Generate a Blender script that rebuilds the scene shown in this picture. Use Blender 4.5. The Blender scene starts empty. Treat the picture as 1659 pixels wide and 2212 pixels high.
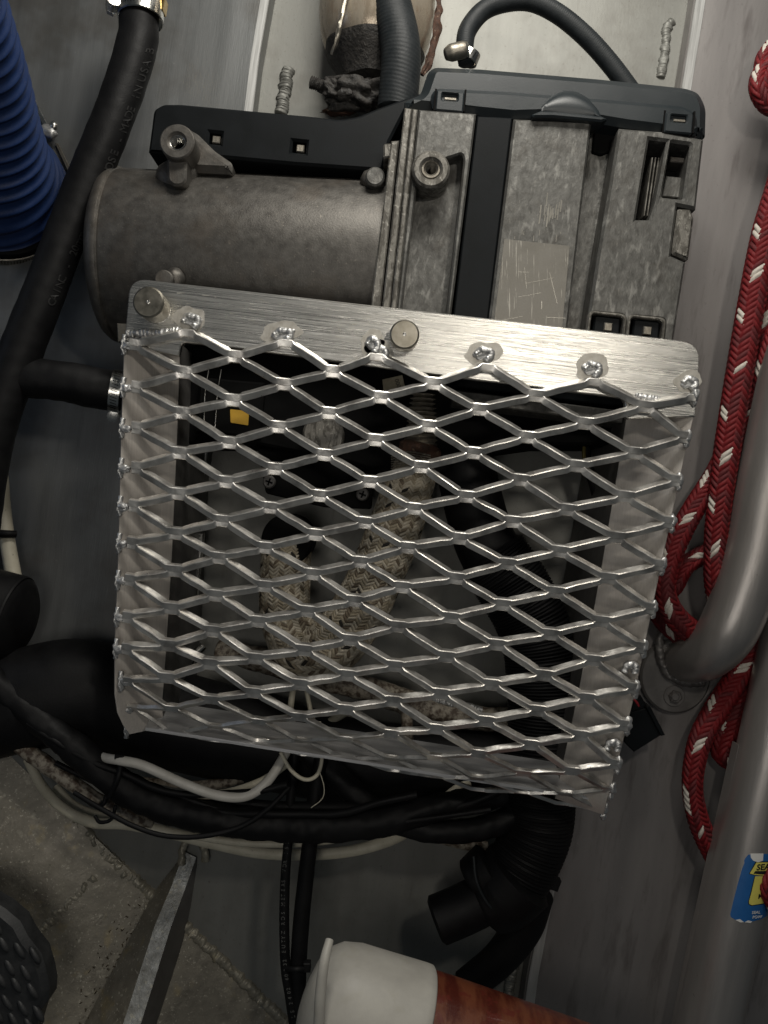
import bpy, bmesh, math, random
from mathutils import Vector, Matrix, noise
from mathutils.bvhtree import BVHTree
from mathutils.geometry import tessellate_polygon
random.seed(7)
scene = bpy.context.scene
col = scene.collection
# ---------------------------------------------------------------- units
S = 0.00025          # metres for one unit of the measured drawing at the guard plate
D = 1800.0           # camera distance from the guard plate, same unit
CX, CY = 829.5, 1106.0
def W(x, y, z):
    k = (D - z) / D
    return Vector(((x - CX) * k * S, -z * S, (CY - y) * k * S))
# ---------------------------------------------------------------- camera
cd = bpy.data.cameras.new('camera'); cam = bpy.data.objects.new('camera', cd); col.objects.link(cam)
cam.location = (0, -D * S, 0); cam.rotation_euler = (math.radians(90), 0, 0)
cd.sensor_fit = 'HORIZONTAL'; cd.sensor_width = 36; cd.lens = 36 * D / 1659.0
cd.clip_start = 0.01; cd.clip_end = 50
scene.camera = cam
# ---------------------------------------------------------------- light
world = bpy.data.worlds.new('World'); scene.world = world; world.use_nodes = True
bg = world.node_tree.nodes['Background']; bg.inputs[0].default_value = (0.80, 0.92, 1.0, 1); bg.inputs[1].default_value = 0.04
def area(name, x, y, z, tx, ty, tz, size, power, colour, size_y=None):
    l = bpy.data.lights.new(name, 'AREA'); l.energy = power; l.color = colour
    l.shape = 'RECTANGLE'; l.size = size * S; l.size_y = (size_y or size) * S
    o = bpy.data.objects.new(name, l); col.objects.link(o)
    o.location = Vector(((x - CX) * S, -z * S, (CY - y) * S))
    t = Vector(((tx - CX) * S, -tz * S, (CY - ty) * S))
    o.rotation_euler = (t - o.location).to_track_quat('-Z', 'Y').to_euler()
    return o
area('hatch_light', 1150, -900, 900, 1000, 700, -350, 900, 2.2, (1.0, 0.96, 0.88), 500)
area('lamp_light', 1506, 330, 2000, 900, 900, -200, 150, 0.50, (1.0, 0.93, 0.82))
area('room_light', 420, 1350, 2400, 850, 1200, -200, 700, 0.40, (1.0, 0.95, 0.88))
area('left_light', -1500, 100, 700, 500, 900, -300, 700, 0.09, (0.62, 0.75, 1.0))
scene.view_settings.view_transform = 'Standard'; scene.view_settings.look = 'None'
scene.view_settings.exposure = 0.0; scene.view_settings.gamma = 1.0
scene.render.resolution_x = 768; scene.render.resolution_y = 1024
scene.cycles.max_bounces = 6; scene.cycles.diffuse_bounces = 3; scene.cycles.glossy_bounces = 4
# ---------------------------------------------------------------- materials
MATS = {}
def mat(name, c1, c2=None, size=40, stretch=(1, 1, 1), rot=0, metal=0.0, rough=0.5, rough2=None, lo=0.35, hi=0.65,
        bump=0.0, bsize=None, bstretch=None, spots=None, detail=6, distort=0.0, spec=0.5, aniso=0.0, extra=None, coat=0.0):
    """c1/c2 mixed by noise of feature `size` units; spots = [(colour, size, lo, hi, strength, metal)]"""
    m = bpy.data.materials.new(name); m.use_nodes = True; MATS[name] = m
    nt = m.node_tree; N = nt.nodes; L = nt.links
    b = N['Principled BSDF']
    tc = N.new('ShaderNodeTexCoord')
    vr = N.new('ShaderNodeVectorRotate'); vr.rotation_type = 'Y_AXIS'; vr.inputs['Angle'].default_value = math.radians(-rot)
    L.new(tc.outputs['Object'], vr.inputs['Vector'])
    def nz(sz, st, dt=detail, dist=0.0, off=0.0):
        mp = N.new('ShaderNodeMapping'); k = 1.0 / (sz * S)
        mp.inputs['Scale'].default_value = (k / st[0], k / st[1], k / st[2])
        mp.inputs['Location'].default_value = (off, off * 1.7, off * .6)
        L.new(vr.outputs[0], mp.inputs[0])
        t = N.new('ShaderNodeTexNoise'); t.inputs['Scale'].default_value = 1.0; t.inputs['Detail'].default_value = dt
        t.inputs['Roughness'].default_value = 0.6; t.inputs['Distortion'].default_value = dist
        L.new(mp.outputs[0], t.inputs['Vector'])
        return t.outputs['Fac']
    def ramp(fac, a, z):
        r = N.new('ShaderNodeMapRange'); r.inputs['From Min'].default_value = a; r.inputs['From Max'].default_value = z
        L.new(fac, r.inputs['Value']); return r.outputs[0]
    b.inputs['Metallic'].default_value = metal; b.inputs['Roughness'].default_value = rough
    b.inputs['Specular IOR Level'].default_value = spec
    b.inputs['Coat Weight'].default_value = coat
    c1 = (*c1, 1)
    fac = ramp(nz(size, stretch, dist=distort), lo, hi)
    cur = None
    if c2 is not None:
        mx = N.new('ShaderNodeMix'); mx.data_type = 'RGBA'
        mx.inputs[6].default_value = c1; mx.inputs[7].default_value = (*c2, 1)
        L.new(fac, mx.inputs[0]); cur = mx.outputs[2]
    if rough2 is not None:
        mr = N.new('ShaderNodeMapRange'); mr.inputs['To Min'].default_value = rough; mr.inputs['To Max'].default_value = rough2
        L.new(fac, mr.inputs['Value']); L.new(mr.outputs[0], b.inputs['Roughness'])
    mcur = None
    for i, sp in enumerate(spots or []):
        (sc_, ssz, slo, shi, sk), smetal, sst = sp[:5], sp[5] if len(sp) > 5 else None, sp[6] if len(sp) > 6 else (1, 1, 1)
        f = ramp(nz(ssz, sst, dt=4, dist=distort, off=3.1 + i * 5.3), slo, shi)
        mu = N.new('ShaderNodeMath'); mu.operation = 'MULTIPLY'; mu.use_clamp = True; mu.inputs[1].default_value = sk; L.new(f, mu.inputs[0])
        mx = N.new('ShaderNodeMix'); mx.data_type = 'RGBA'; L.new(mu.outputs[0], mx.inputs[0])
        if cur is None: mx.inputs[6].default_value = c1
        else: L.new(cur, mx.inputs[6])
        mx.inputs[7].default_value = (*sc_, 1); cur = mx.outputs[2]
        if smetal is not None:
            mm = N.new('ShaderNodeMix'); mm.data_type = 'FLOAT'; L.new(mu.outputs[0], mm.inputs[0])
            if mcur is None: mm.inputs[2].default_value = metal
            else: L.new(mcur, mm.inputs[2])
            mm.inputs[3].default_value = smetal; mcur = mm.outputs[0]
    if mcur is not None: L.new(mcur, b.inputs['Metallic'])
    if cur is None: b.inputs['Base Color'].default_value = c1
    else: L.new(cur, b.inputs['Base Color'])
    if bump:
        f = nz(bsize or size, bstretch or stretch, dt=5, dist=distort, off=9.0)
        bn = N.new('ShaderNodeBump'); bn.inputs['Strength'].default_value = 1.0; bn.inputs['Distance'].default_value = bump * S
        L.new(f, bn.inputs['Height']); L.new(bn.outputs[0], b.inputs['Normal'])
    return m
# plate: brushing runs along the plate (about 6.5 degrees down to the right)
M_brush = mat('brushed_aluminium', (.50, .49, .46), (.66, .65, .62), 5, (110, 1, .5), 6.5, .95, .24, .34, .3, .7, bump=.5, bsize=3.2, bstretch=(130, 1, .5), detail=3,
              spots=[((.42, .41, .38), 60, .62, .72, .35)])
M_side = mat('aluminium_side', (.50, .465, .425), (.60, .56, .515), 5, (.5, .5, 24), 0, .4, .42, .5, .3, .7, spots=[((.34, .31, .28), 40, .60, .72, .35)], bump=.2, bsize=3, bstretch=(1, 1, 30), detail=3)
M_bot = mat('bright_aluminium', (.60, .60, .60), (.42, .42, .43), 12, (60, 1, .8), 9, .5, .25, .38, .3, .7, bump=.3, bsize=4, bstretch=(60, 1, 1))
M_edge = mat('lit_cut_edge', (.40, .40, .39), (.52, .52, .51), 8, (.5, 1, 14), 9, .4, .34, .46)  # cut edge, made paler to stand in for light on the chamfer
M_web = mat('shaded_aluminium', (.09, .085, .08), (.12, .115, .11), 20, metal=.3, rough=.5)  # shade inside the guard put into the colour; screws share it
M_mesh = mat('expanded_aluminium', (.60, .58, .545), (.78, .76, .72), 30, (1, 1, 1), 20, .86, .27, .40, .3, .7, bump=.4, bsize=7, bstretch=(1, 1, 1),
             spots=[((.30, .28, .26), 60, .50, .66, .65)])
M_weld = mat('weld_metal', (.62, .62, .61), (.40, .40, .40), 12, metal=.75, rough=.34, rough2=.5, bump=.8, bsize=9, bstretch=(1, 1, .4))
M_soot = mat('heat_tint', (.36, .34, .30), (.50, .48, .44), 16, metal=.6, rough=.5, rough2=.6, bump=.4, bsize=4)
M_knurl = mat('turned_steel', (.33, .305, .25), (.42, .39, .33), 20, metal=1.0, rough=.32, rough2=.42, bump=.2, bsize=3)
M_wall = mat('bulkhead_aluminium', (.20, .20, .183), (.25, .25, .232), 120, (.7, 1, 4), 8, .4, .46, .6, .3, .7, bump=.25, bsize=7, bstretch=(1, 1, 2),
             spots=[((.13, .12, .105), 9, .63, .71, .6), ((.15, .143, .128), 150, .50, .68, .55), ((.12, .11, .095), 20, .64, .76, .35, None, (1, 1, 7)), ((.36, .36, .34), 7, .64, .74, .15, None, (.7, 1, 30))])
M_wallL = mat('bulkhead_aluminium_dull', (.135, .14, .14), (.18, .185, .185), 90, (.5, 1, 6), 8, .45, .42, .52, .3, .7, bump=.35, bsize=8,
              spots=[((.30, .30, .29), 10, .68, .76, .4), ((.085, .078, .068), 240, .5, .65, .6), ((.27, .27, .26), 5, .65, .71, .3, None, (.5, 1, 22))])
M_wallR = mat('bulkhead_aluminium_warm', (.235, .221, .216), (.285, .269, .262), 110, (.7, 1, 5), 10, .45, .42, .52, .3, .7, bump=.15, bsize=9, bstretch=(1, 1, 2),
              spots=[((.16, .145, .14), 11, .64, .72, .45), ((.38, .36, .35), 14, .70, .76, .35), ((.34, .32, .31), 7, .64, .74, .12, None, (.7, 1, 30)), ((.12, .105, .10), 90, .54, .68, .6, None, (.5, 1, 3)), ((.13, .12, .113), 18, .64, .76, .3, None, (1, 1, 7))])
M_hull = mat('hull_aluminium', (.20, .182, .146), (.285, .262, .212), 50, metal=.35, rough=.38, rough2=.55, bump=1.6, bsize=26,
             spots=[((.60, .57, .47), 7, .61, .67, .8), ((.50, .47, .38), 26, .62, .70, .5), ((.09, .08, .055), 10, .66, .72, .75), ((.36, .29, .15), 55, .58, .70, .5), ((.15, .14, .115), 150, .5, .66, .5)])
M_hullw = mat('hull_weld', (.36, .335, .27), (.26, .24, .19), 16, metal=.3, rough=.36, rough2=.55, bump=1.0, bsize=12, spots=[((.50, .44, .28), 22, .58, .68, .5)])
M_ribe = mat('rib_edge', (.34, .35, .345), (.24, .24, .225), 26, metal=.4, rough=.4, rough2=.55, bump=2.5, bsize=18, spots=[((.48, .46, .38), 12, .58, .66, .6), ((.12, .11, .09), 14, .62, .70, .6)])
M_cast = mat('cast_aluminium', (.085, .080, .073), (.150, .142, .130), 26, metal=.7, rough=.46, rough2=.56, lo=.3, hi=.7, bump=.55, bsize=4,
             spots=[((.30, .27, .23), 7, .62, .72, .45), ((.07, .062, .052), 6, .62, .72, .5), ((.13, .11, .09), 120, .5, .66, .5)])
M_mott = mat('corroded_casting', (.128, .126, .118), (.064, .062, .057), 15, (1, 1, 1.5), 8, metal=.5, rough=.45, rough2=.6, lo=.34, hi=.70, distort=.3, bump=1.0, bsize=9,
             spots=[((.30, .295, .275), 17, .56, .70, .6, None, (1, 1, 2.6)), ((.24, .23, .205), 6, .60, .70, .4, None, (.6, 1, 3)), ((.05, .044, .036), 70, .54, .74, .6)])
M_mottL = mat('corroded_casting_pale', (.20, .19, .17), (.085, .079, .068), 13, (1, 1, 2.2), metal=.5, rough=.4, rough2=.55, lo=.46, hi=.58, distort=.5, bump=.8, bsize=6,
              spots=[((.50, .48, .43), 10, .60, .68, .6)])
M_label = mat('worn_foil', (.13, .123, .108), (.175, .166, .148), 60, metal=.5, rough=.42, rough2=.52, bump=.3, bsize=5,
              spots=[((.16, .15, .13), 9, .66, .71, .8), ((.52, .50, .45), 30, .62, .66, .5, None, (.1, 1, 2.5))])
M_scr = mat('scratched_metal', (.27, .26, .235), (.20, .192, .17), 8, (.4, 1, 4), metal=.8, rough=.35)
M_scuff = mat('scuffed_aluminium', (.85, .83, .76), (.36, .34, .28), 40, metal=.6, rough=.4)
M_plas = mat('black_plastic', (.006, .0072, .008), (.008, .0095, .011), 80, spec=.12, rough=.46, rough2=.54, bump=.25, bsize=2)
M_slate = mat('slate_plastic', (.016, .021, .024), (.021, .026, .029), 120, spec=.42, rough=.36, rough2=.44, bump=.2, bsize=2.5,
              spots=[((.09, .10, .105), 60, .66, .78, .35)])
M_rub = mat('black_rubber', (.0045, .0045, .005), (.007, .007, .0075), 60, spec=.2, rough=.5, rough2=.62, bump=.4, bsize=5, spots=[((.05, .05, .045), 9, .70, .76, .3)])
M_rubber_grey = mat('greyish_rubber', (.012, .015, .017), (.019, .022, .024), 30, spec=.3, rough=.5, rough2=.6, bump=.5, bsize=5)
M_text = mat('embossed_rubber', (.020, .020, .020), rough=.5)
M_print = mat('grey_print', (.10, .10, .095), rough=.6)
M_dark = mat('dark_cavity', (.004, .004, .004), rough=.8, spec=.1)  # near black: shade of recesses and the guard's inside put into the colour
M_blue = mat('blue_rubber', (.009, .023, .080), (.012, .030, .10), 50, spec=.35, rough=.42, rough2=.5, bump=.5, bsize=6, spots=[((.010, .022, .07), 60, .55, .7, .5), ((.05, .07, .13), 8, .66, .72, .4)])
M_steel = mat('stainless_steel', (.55, .54, .50), (.66, .65, .62), 30, metal=1.0, rough=.2, rough2=.32, bump=.25, bsize=6)
M_dsteel = mat('dull_steel', (.30, .28, .24), (.20, .18, .15), 14, metal=.9, rough=.4, rough2=.5, bump=.5, bsize=5)
M_brass = mat('brass', (.50, .36, .14), (.38, .26, .10), 20, metal=1.0, rough=.3)
M_can = mat('muffler_steel', (.40, .33, .25), (.52, .46, .37), 70, (.6, 1, 2), 6, metal=.55, rough=.22, rough2=.36, bump=.6, bsize=14,
            spots=[((.28, .17, .10), 60, .60, .72, .6, .5)])
M_char = mat('charred_clamp', (.012, .011, .010), (.04, .036, .032), 12, rough=.5, rough2=.8, bump=4, bsize=9, spots=[((.25, .24, .22), 7, .66, .72, .5)])
M_rust = mat('rust', (.075, .032, .018), (.035, .019, .012), 12, rough=.8, bump=1.5, bsize=6, spots=[((.30, .22, .15), 9, .60, .68, .6)])
M_rcable = mat('rusty_cream_sheath', (.32, .285, .23), (.075, .052, .036), 16, (1, 1, 1), rough=.6, lo=.42, hi=.58, bump=1.2, bsize=7)
M_cream = mat('cream_cable', (.66, .62, .50), (.54, .50, .39), 40, rough=.45, rough2=.55, bump=.3, bsize=8, spots=[((.12, .09, .06), 9, .66, .72, .6)])
M_white = mat('white_cable', (.60, .58, .53), (.50, .48, .43), 50, rough=.38, rough2=.48, bump=.2, bsize=8, spots=[((.15, .13, .10), 8, .70, .75, .6)])
M_fib = [mat('fibreglass_straw', (.36, .315, .235), (.27, .23, .165), 9, rough=.8, bump=1.2, bsize=3, bstretch=(1, 1, 3)),
         mat('fibreglass_pale', (.52, .475, .39), (.40, .355, .275), 9, rough=.8, bump=1.2, bsize=3, bstretch=(1, 1, 3)),
         mat('fibreglass_brown', (.19, .155, .11), (.13, .10, .07), 9, rough=.85, bump=1.2, bsize=3),
         mat('fibreglass_charred', (.02, .018, .015), rough=.85)]
M_red = mat('rope_red', (.18, .007, .010), (.125, .005, .007), 12, rough=.55, rough2=.7, bump=1.5, bsize=3, bstretch=(1, 1, 4), spec=.35)
M_redc = mat('rope_core_dark_red', (.07, .004, .006), rough=.9)
M_ropew = mat('rope_white', (.62, .58, .52), (.50, .46, .40), 8, rough=.6, bump=1.5, bsize=3, bstretch=(1, 1, 4))
M_tube = mat('anodised_tube', (.35, .33, .315), (.42, .395, .375), 60, (.5, 1, 6), 12, .75, .33, .42, .3, .7, bump=.35, bsize=6, bstretch=(.6, 1, 4),
             spots=[((.20, .18, .16), 9, .70, .75, .6)])
M_base = mat('cast_base', (.17, .16, .153), (.215, .205, .195), 40, metal=.5, rough=.42, rough2=.55, bump=.5, bsize=9)
M_pwhite = mat('grey_white_plastic', (.38, .365, .33), (.46, .445, .40), 90, rough=.45, rough2=.55, bump=.4, bsize=14, spots=[((.15, .12, .09), 6, .73, .78, .7), ((.36, .34, .28), 60, .6, .7, .4)])
M_wood = mat('varnished_wood', (.075, .015, .009), (.15, .045, .02), 46, (1, 6, 1), 20, rough=.32, rough2=.4, lo=.42, hi=.56, bump=.3, bsize=5, coat=.3,
             spots=[((.12, .022, .014), 34, .54, .60, .8)])
M_sblue = mat('sticker_blue', (.010, .085, .26), (.014, .10, .30), 40, rough=.4, spots=[((.6, .6, .6), 7, .74, .77, .9)])
M_syel = mat('sticker_yellow', (.62, .56, .12), (.56, .50, .10), 20, rough=.45)
M_sblk = mat('sticker_black', (.008, .008, .008), rough=.5)
M_swht = mat('sticker_white', (.60, .60, .58), rough=.6)
M_ylab = mat('yellow_label', (.62, .36, .03), (.55, .32, .03), 20, rough=.6)
M_paper = mat('paper_label', (.42, .38, .28), (.32, .28, .20), 14, rough=.8)
M_redw = mat('red_wire', (.35, .02, .03), rough=.4)
M_yelw = mat('olive_wire', (.16, .13, .03), rough=.5)
M_pad = mat('grooved_rubber', (.016, .017, .018), (.028, .029, .030), 40, rough=.45, rough2=.6, bump=.6, bsize=6)
M_debris = mat('dry_debris', (.10, .07, .03), (.03, .02, .012), 10, rough=.9)
# ---------------------------------------------------------------- object helpers
def wloc(o):
    v = Vector((0, 0, 0))
    while o is not None: v = v + o.location; o = o.parent
    return v
def thing(name, x, y, z, label, cat, group=None):
    o = bpy.data.objects.new(name, None); col.objects.link(o); o.empty_display_size = .01
    o.location = W(x, y, z); o['label'] = label; o['category'] = cat
    if group: o['group'] = group
    return o
def tag(o, label, cat, group=None):
    o['label'] = label; o['category'] = cat
    if group: o['group'] = group
    return o
def link(name, verts, faces, m, parent=None, smooth=True, midx=None, sharp=35):
    me = bpy.data.meshes.new(name)
    c = Vector((0, 0, 0))
    for v in verts: c += v
    c /= max(1, len(verts))
    me.from_pydata([v - c for v in verts], [], faces)
    for mm in (m if isinstance(m, (list, tuple)) else [m]): me.materials.append(mm)
    if midx: me.polygons.foreach_set('material_index', midx)
    me.validate(clean_customdata=False)
    bm = bmesh.new(); bm.from_mesh(me); bmesh.ops.recalc_face_normals(bm, faces=bm.faces); bm.to_mesh(me); bm.free()
    if smooth:
        me.polygons.foreach_set('use_smooth', [True] * len(me.polygons))
        me.set_sharp_from_angle(angle=math.radians(sharp))
    o = bpy.data.objects.new(name, me); col.objects.link(o)
    o.parent = parent; o.location = c - (wloc(parent) if parent else Vector((0, 0, 0)))
    return o
def area2(p): return sum(p[i - 1][0] * p[i][1] - p[i][0] * p[i - 1][1] for i in range(len(p))) / 2
def inset(p, d):
    """offset a polygon inwards by d (negative: outwards)"""
    s = 1 if area2(p) > 0 else -1; out = []; n = len(p)
    for i in range(n):
        a, b, c = p[i - 1], p[i], p[(i + 1) % n]
        e1 = Vector((b[0] - a[0], b[1] - a[1])); e2 = Vector((c[0] - b[0], c[1] - b[1]))
        if e1.length < 1e-9 or e2.length < 1e-9: out.append(b); continue
        e1.normalize(); e2.normalize()
        n1 = Vector((-e1.y, e1.x)) * s; n2 = Vector((-e2.y, e2.x)) * s
        m = n1 + n2
        if m.length < 1e-6: m = n1
        m.normalize(); k = d / max(.45, m.dot(n1))
        out.append((b[0] + m.x * k, b[1] + m.y * k))
    return out
def rnd(p, r, n=5):
    """round polygon corners; r is a number or a list"""
    out = []; N = len(p)
    for i in range(N):
        rr = r[i] if isinstance(r, (list, tuple)) else r
        b = Vector(p[i][:2]); a = Vector(p[i - 1][:2]); c = Vector(p[(i + 1) % N][:2])
        if rr <= 0: out.append(tuple(b)); continue
        u = (a - b); v = (c - b); q = min(rr, u.length * .45, v.length * .45)
        s = b + u.normalized() * q; e = b + v.normalized() * q
        for k in range(n + 1):
            t = k / n; out.append(tuple((1 - t) ** 2 * s + 2 * t * (1 - t) * b + t * t * e))
    return out
def wp(poly, z):
    """picture outline at depth z -> world x,z pairs in units"""
    k = (D - z) / D
    return [((x - CX) * k, (CY - y) * k) for x, y in poly]
def prism(name, poly, z0, z1, m, parent=None, ch=2.0, holes=(), sharp=35):
    loops = [wp(poly, z0)] + [wp(h, z0) for h in holes]
    verts = []; faces = []; capf = []; capb = []; base = []
    for li, lp in enumerate(loops):
        inn = inset(lp, ch if li == 0 else -ch)
        n = len(lp); a = len(verts)
        for (x, y) in inn: verts.append(Vector((x * S, -z0 * S, y * S)))
        for (x, y) in lp: verts.append(Vector((x * S, -(z0 - ch) * S, y * S)))
        for (x, y) in lp: verts.append(Vector((x * S, -z1 * S, y * S)))
        for i in range(n):
            j = (i + 1) % n
            faces.append((a + i, a + j, a + n + j, a + n + i)); faces.append((a + n + i, a + n + j, a + 2 * n + j, a + 2 * n + i))
        capf.append([Vector((x, y, 0)) for x, y in inn]); capb.append([Vector((x, y, 0)) for x, y in lp]); base.append((a, n))
    def cap(c, off):
        idx = []
        for (a, n) in base: idx += [a + off * n + i for i in range(n)]
        for t in tessellate_polygon(c): faces.append(tuple(idx[i] for i in t))
    cap(capf, 0); cap(capb, 2)
    return link(name, verts, faces, m, parent, True, sharp=sharp)
def box(name, x0, y0, x1, y1, z0, z1, m, parent=None, ch=1.5, r=0, ang=0):
    cx, cy = (x0 + x1) / 2, (y0 + y1) / 2; a = math.radians(ang); p = []
    for x, y in ((x0, y0), (x1, y0), (x1, y1), (x0, y1)):
        dx, dy = x - cx, y - cy; p.append((cx + dx * math.cos(a) - dy * math.sin(a), cy + dx * math.sin(a) + dy * math.cos(a)))
    return prism(name, rnd(p, r) if r else p, z0, z1, m, parent, ch)
def lathe(name, p0, axis, prof, m, parent=None, n=40, rmod=None, sharp=35, up=None):
    """prof: list of (t, r) in world units*S along axis (a direction) from p0 (world)"""
    ax = axis.normalized(); u = ax.orthogonal().normalized() if up is None else (up - ax * up.dot(ax)).normalized(); v = ax.cross(u)
    verts = []; faces = []
    for (t, r) in prof:
        for i in range(n):
            a = 2 * math.pi * i / n; rr = r * (rmod(t, a) if rmod else 1)
            verts.append(p0 + ax * (t * S) + (u * math.cos(a) + v * math.sin(a)) * (rr * S))
    for k in range(len(prof) - 1):
        for i in range(n):
            j = (i + 1) % n; faces.append((k * n + i, k * n + j, (k + 1) * n + j, (k + 1) * n + i))
    for k in (0, len(prof) - 1):
        verts.append(p0 + ax * (prof[k][0] * S)); c = len(verts) - 1
        for i in range(n): faces.append((c, k * n + i, k * n + (i + 1) % n))
    return link(name, verts, faces, m, parent, True, sharp=sharp)
TOCAM = Vector((0, -1, 0))
def disc(name, x, y, z0, z1, r, m, parent=None, ch=2, hole=None, hdepth=20, rmod=None, n=40, inner_ring=None):
    """short round part standing on the wall, apparent radius r at its front z0; optional threaded hole"""
    k = (D - z0) / D; R = r * k; p = W(x, y, z0); p = Vector((p.x, -z1 * S, p.z)); h = z0 - z1
    prof = [(0, R), (h - ch, R), (h, R - ch)]
    if hole:
        H = hole * k
        prof += [(h, H + 3), (h - 3, H)]
        q = h - 3
        while q > h - hdepth: prof += [(q - 1, H), (q - 2.2, H - 1.6), (q - 3.4, H)]; q -= 3.4
        prof += [(h - hdepth - 3, 0.5)]
    return lathe(name, p, TOCAM, prof, m, parent, n, rmod, sharp=30)
def spline(pts, step):
    """Catmull-Rom through (x,y,z,r) picture points -> list of (world pos, world radius in units)"""
    P = [(W(p[0], p[1], p[2]), p[3] * (D - p[2]) / D) for p in pts]
    P = [(2 * P[0][0] - P[1][0], P[0][1])] + P + [(2 * P[-1][0] - P[-2][0], P[-1][1])]
    out = []
    for i in range(1, len(P) - 2):
        p0, p1, p2, p3 = P[i - 1], P[i], P[i + 1], P[i + 2]
        n = max(2, int(math.ceil((p2[0] - p1[0]).length / (step * S))))
        for k in range(n):
            t = k / n
            f = lambda a, b, c, d: 0.5 * (2 * b + (c - a) * t + (2 * a - 5 * b + 4 * c - d) * t * t + (3 * b - a - 3 * c + d) * t ** 3)
            out.append((f(p0[0], p1[0], p2[0], p3[0]), p1[1] + (p2[1] - p1[1]) * t))
    out.append(P[-2]); return out
def frames(sp):
    T = []; n = len(sp)
    for i in range(n):
        a = sp[max(0, i - 1)][0]; b = sp[min(n - 1, i + 1)][0]; T.append((b - a).normalized())
    u = TOCAM - T[0] * TOCAM.dot(T[0])
    if u.length < .1: u = T[0].orthogonal()
    u.normalize(); F = []; s = 0.0
    for i in range(n):
        u = (u - T[i] * u.dot(T[i])).normalized(); v = T[i].cross(u)
        if i: s += (sp[i][0] - sp[i - 1][0]).length / S
        F.append((sp[i][0], T[i], u, v, sp[i][1], s))
    return F
def tube(name, pts, m, parent=None, n=20, step=8, mod=None, cap=True, wob=0.0, sharp=50, hollow=False):
    F = frames(spline(pts, step)); verts = []; faces = []
    for (c, T, u, v, r, s) in F:
        for i in range(n):
            a = 2 * math.pi * i / n; rr = r + (mod(s, a) if mod else 0)
            if wob: rr += wob * noise.noise(Vector((s * .04, math.cos(a) * 1.5, math.sin(a) * 1.5)))
            verts.append(c + (u * math.cos(a) + v * math.sin(a)) * (rr * S))
    L = len(F)
    for k in range(L - 1):
        for i in range(n):
            j = (i + 1) % n; faces.append((k * n + i, k * n + j, (k + 1) * n + j, (k + 1) * n + i))
    if cap:
        for k, e in ((0, -1), (L - 1, 1)):
            c, T, u, v, r, s = F[k]; b = len(verts)
            for i in range(n):
                a = 2 * math.pi * i / n; verts.append(c + T * (e * .12 * r * S) + (u * math.cos(a) + v * math.sin(a)) * (r * .82 * S))
            for i in range(n): faces.append((k * n + i, k * n + (i + 1) % n, b + (i + 1) % n, b + i))
            verts.append(c + T * (e * (-.6 if hollow else .14) * r * S)); q = len(verts) - 1
            for i in range(n): faces.append((q, b + i, b + (i + 1) % n))
    return link(name, verts, faces, m, parent, True, sharp=sharp)
def ribs(pitch, depth, power=1.0):
    def f(s, a):
        c = .5 + .5 * math.cos(2 * math.pi * s / pitch); return -depth * (1 - c ** power)
    return f
def braid(name, pts, ncol, pitch, mats, pick, parent=None, step=6, hgt=2.5, slen=1.25, wid=.62, core=None, tilt=1.0, n=16):
    """core tube plus one raised stitch per plait crossing, wrapped on the tube; all one cover"""
    F = frames(spline(pts, step)); L = F[-1][5]
    def at(s):
        s = max(0, min(L - 1e-3, s)); lo, hi = 0, len(F) - 1
        while hi - lo > 1:
            m_ = (lo + hi) // 2
            if F[m_][5] <= s: lo = m_
            else: hi = m_
        a, b = F[lo], F[hi]; t = (s - a[5]) / max(1e-6, b[5] - a[5])
        return a[0].lerp(b[0], t), a[2].lerp(b[2], t).normalized(), a[3].lerp(b[3], t).normalized(), a[4] + (b[4] - a[4]) * t
    verts = []; faces = []; mi = []
    for (c, T, u, v, r, s) in F:
        for i in range(n):
            a = 2 * math.pi * i / n; verts.append(c + (u * math.cos(a) + v * math.sin(a)) * ((r - hgt * .6) * S))
    for k in range(len(F) - 1):
        for i in range(n):
            j = (i + 1) % n; faces.append((k * n + i, k * n + j, (k + 1) * n + j, (k + 1) * n + i)); mi.append(0)
    rows = int(L / pitch); G = ((-1, -.5, 0, .5, 1), (-1, -.35, .35, 1))
    for row in range(rows):
        for cidx in range(ncol):
            sgn = 1 if cidx % 2 == 0 else -1
            s0 = (row + .5 + (.5 if False else 0)) * pitch; w = pick(row, cidx)
            if w is None: continue
            jit = random.uniform(-.2, .2)
            r0 = at(s0)[3]; colw = 2 * math.pi / ncol; b = len(verts)
            for gi in G[0]:
                for gj in G[1]:
                    du = gi * .5 * slen; dv = gj * .5 * wid          # du along stitch in columns, dv across in pitches
                    th = (cidx + .5 + du + jit * .2) * colw
                    s = s0 + (sgn * du * tilt + dv + jit * .3) * pitch * 1.15
                    c, u, v, r = at(s)
                    h = hgt * (1 - gi ** 4 * .9) * (1 - gj ** 2 * .95) - hgt * .35
                    verts.append(c + (u * math.cos(th) + v * math.sin(th)) * ((r + h) * S))
            for i in range(4):
                for j in range(3):
                    q = b + i * 4 + j; faces.append((q, q + 1, q + 5, q + 4)); mi.append(w)
    o = link(name, verts, faces, [core or mats[0]] + list(mats), parent, True, midx=mi, sharp=60)
    return o
def blob(name, x, y, z, rx, ry, rz, m, parent=None, amp=.25, seed=0, sub=3, freq=1.6, ang=0):
    bm = bmesh.new(); bmesh.ops.create_icosphere(bm, subdivisions=sub, radius=1.0)
    c = W(x, y, z); k = (D - z) / D; verts = []; a = math.radians(-ang)
    for v in bm.verts:
        q = v.co.copy(); d = 1 + amp * noise.noise(q * freq + Vector((seed * 3.7, seed, 1.3))) * 2; q *= d
        X, Z = q.x * rx * k, q.z * ry * k
        verts.append(c + Vector((X * math.cos(a) - Z * math.sin(a), q.y * rz, X * math.sin(a) + Z * math.cos(a))) * S)
    faces = [tuple(v.index for v in f.verts) for f in bm.faces]; bm.free()
    return link(name, verts, faces, m, parent, True, sharp=80)
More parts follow.
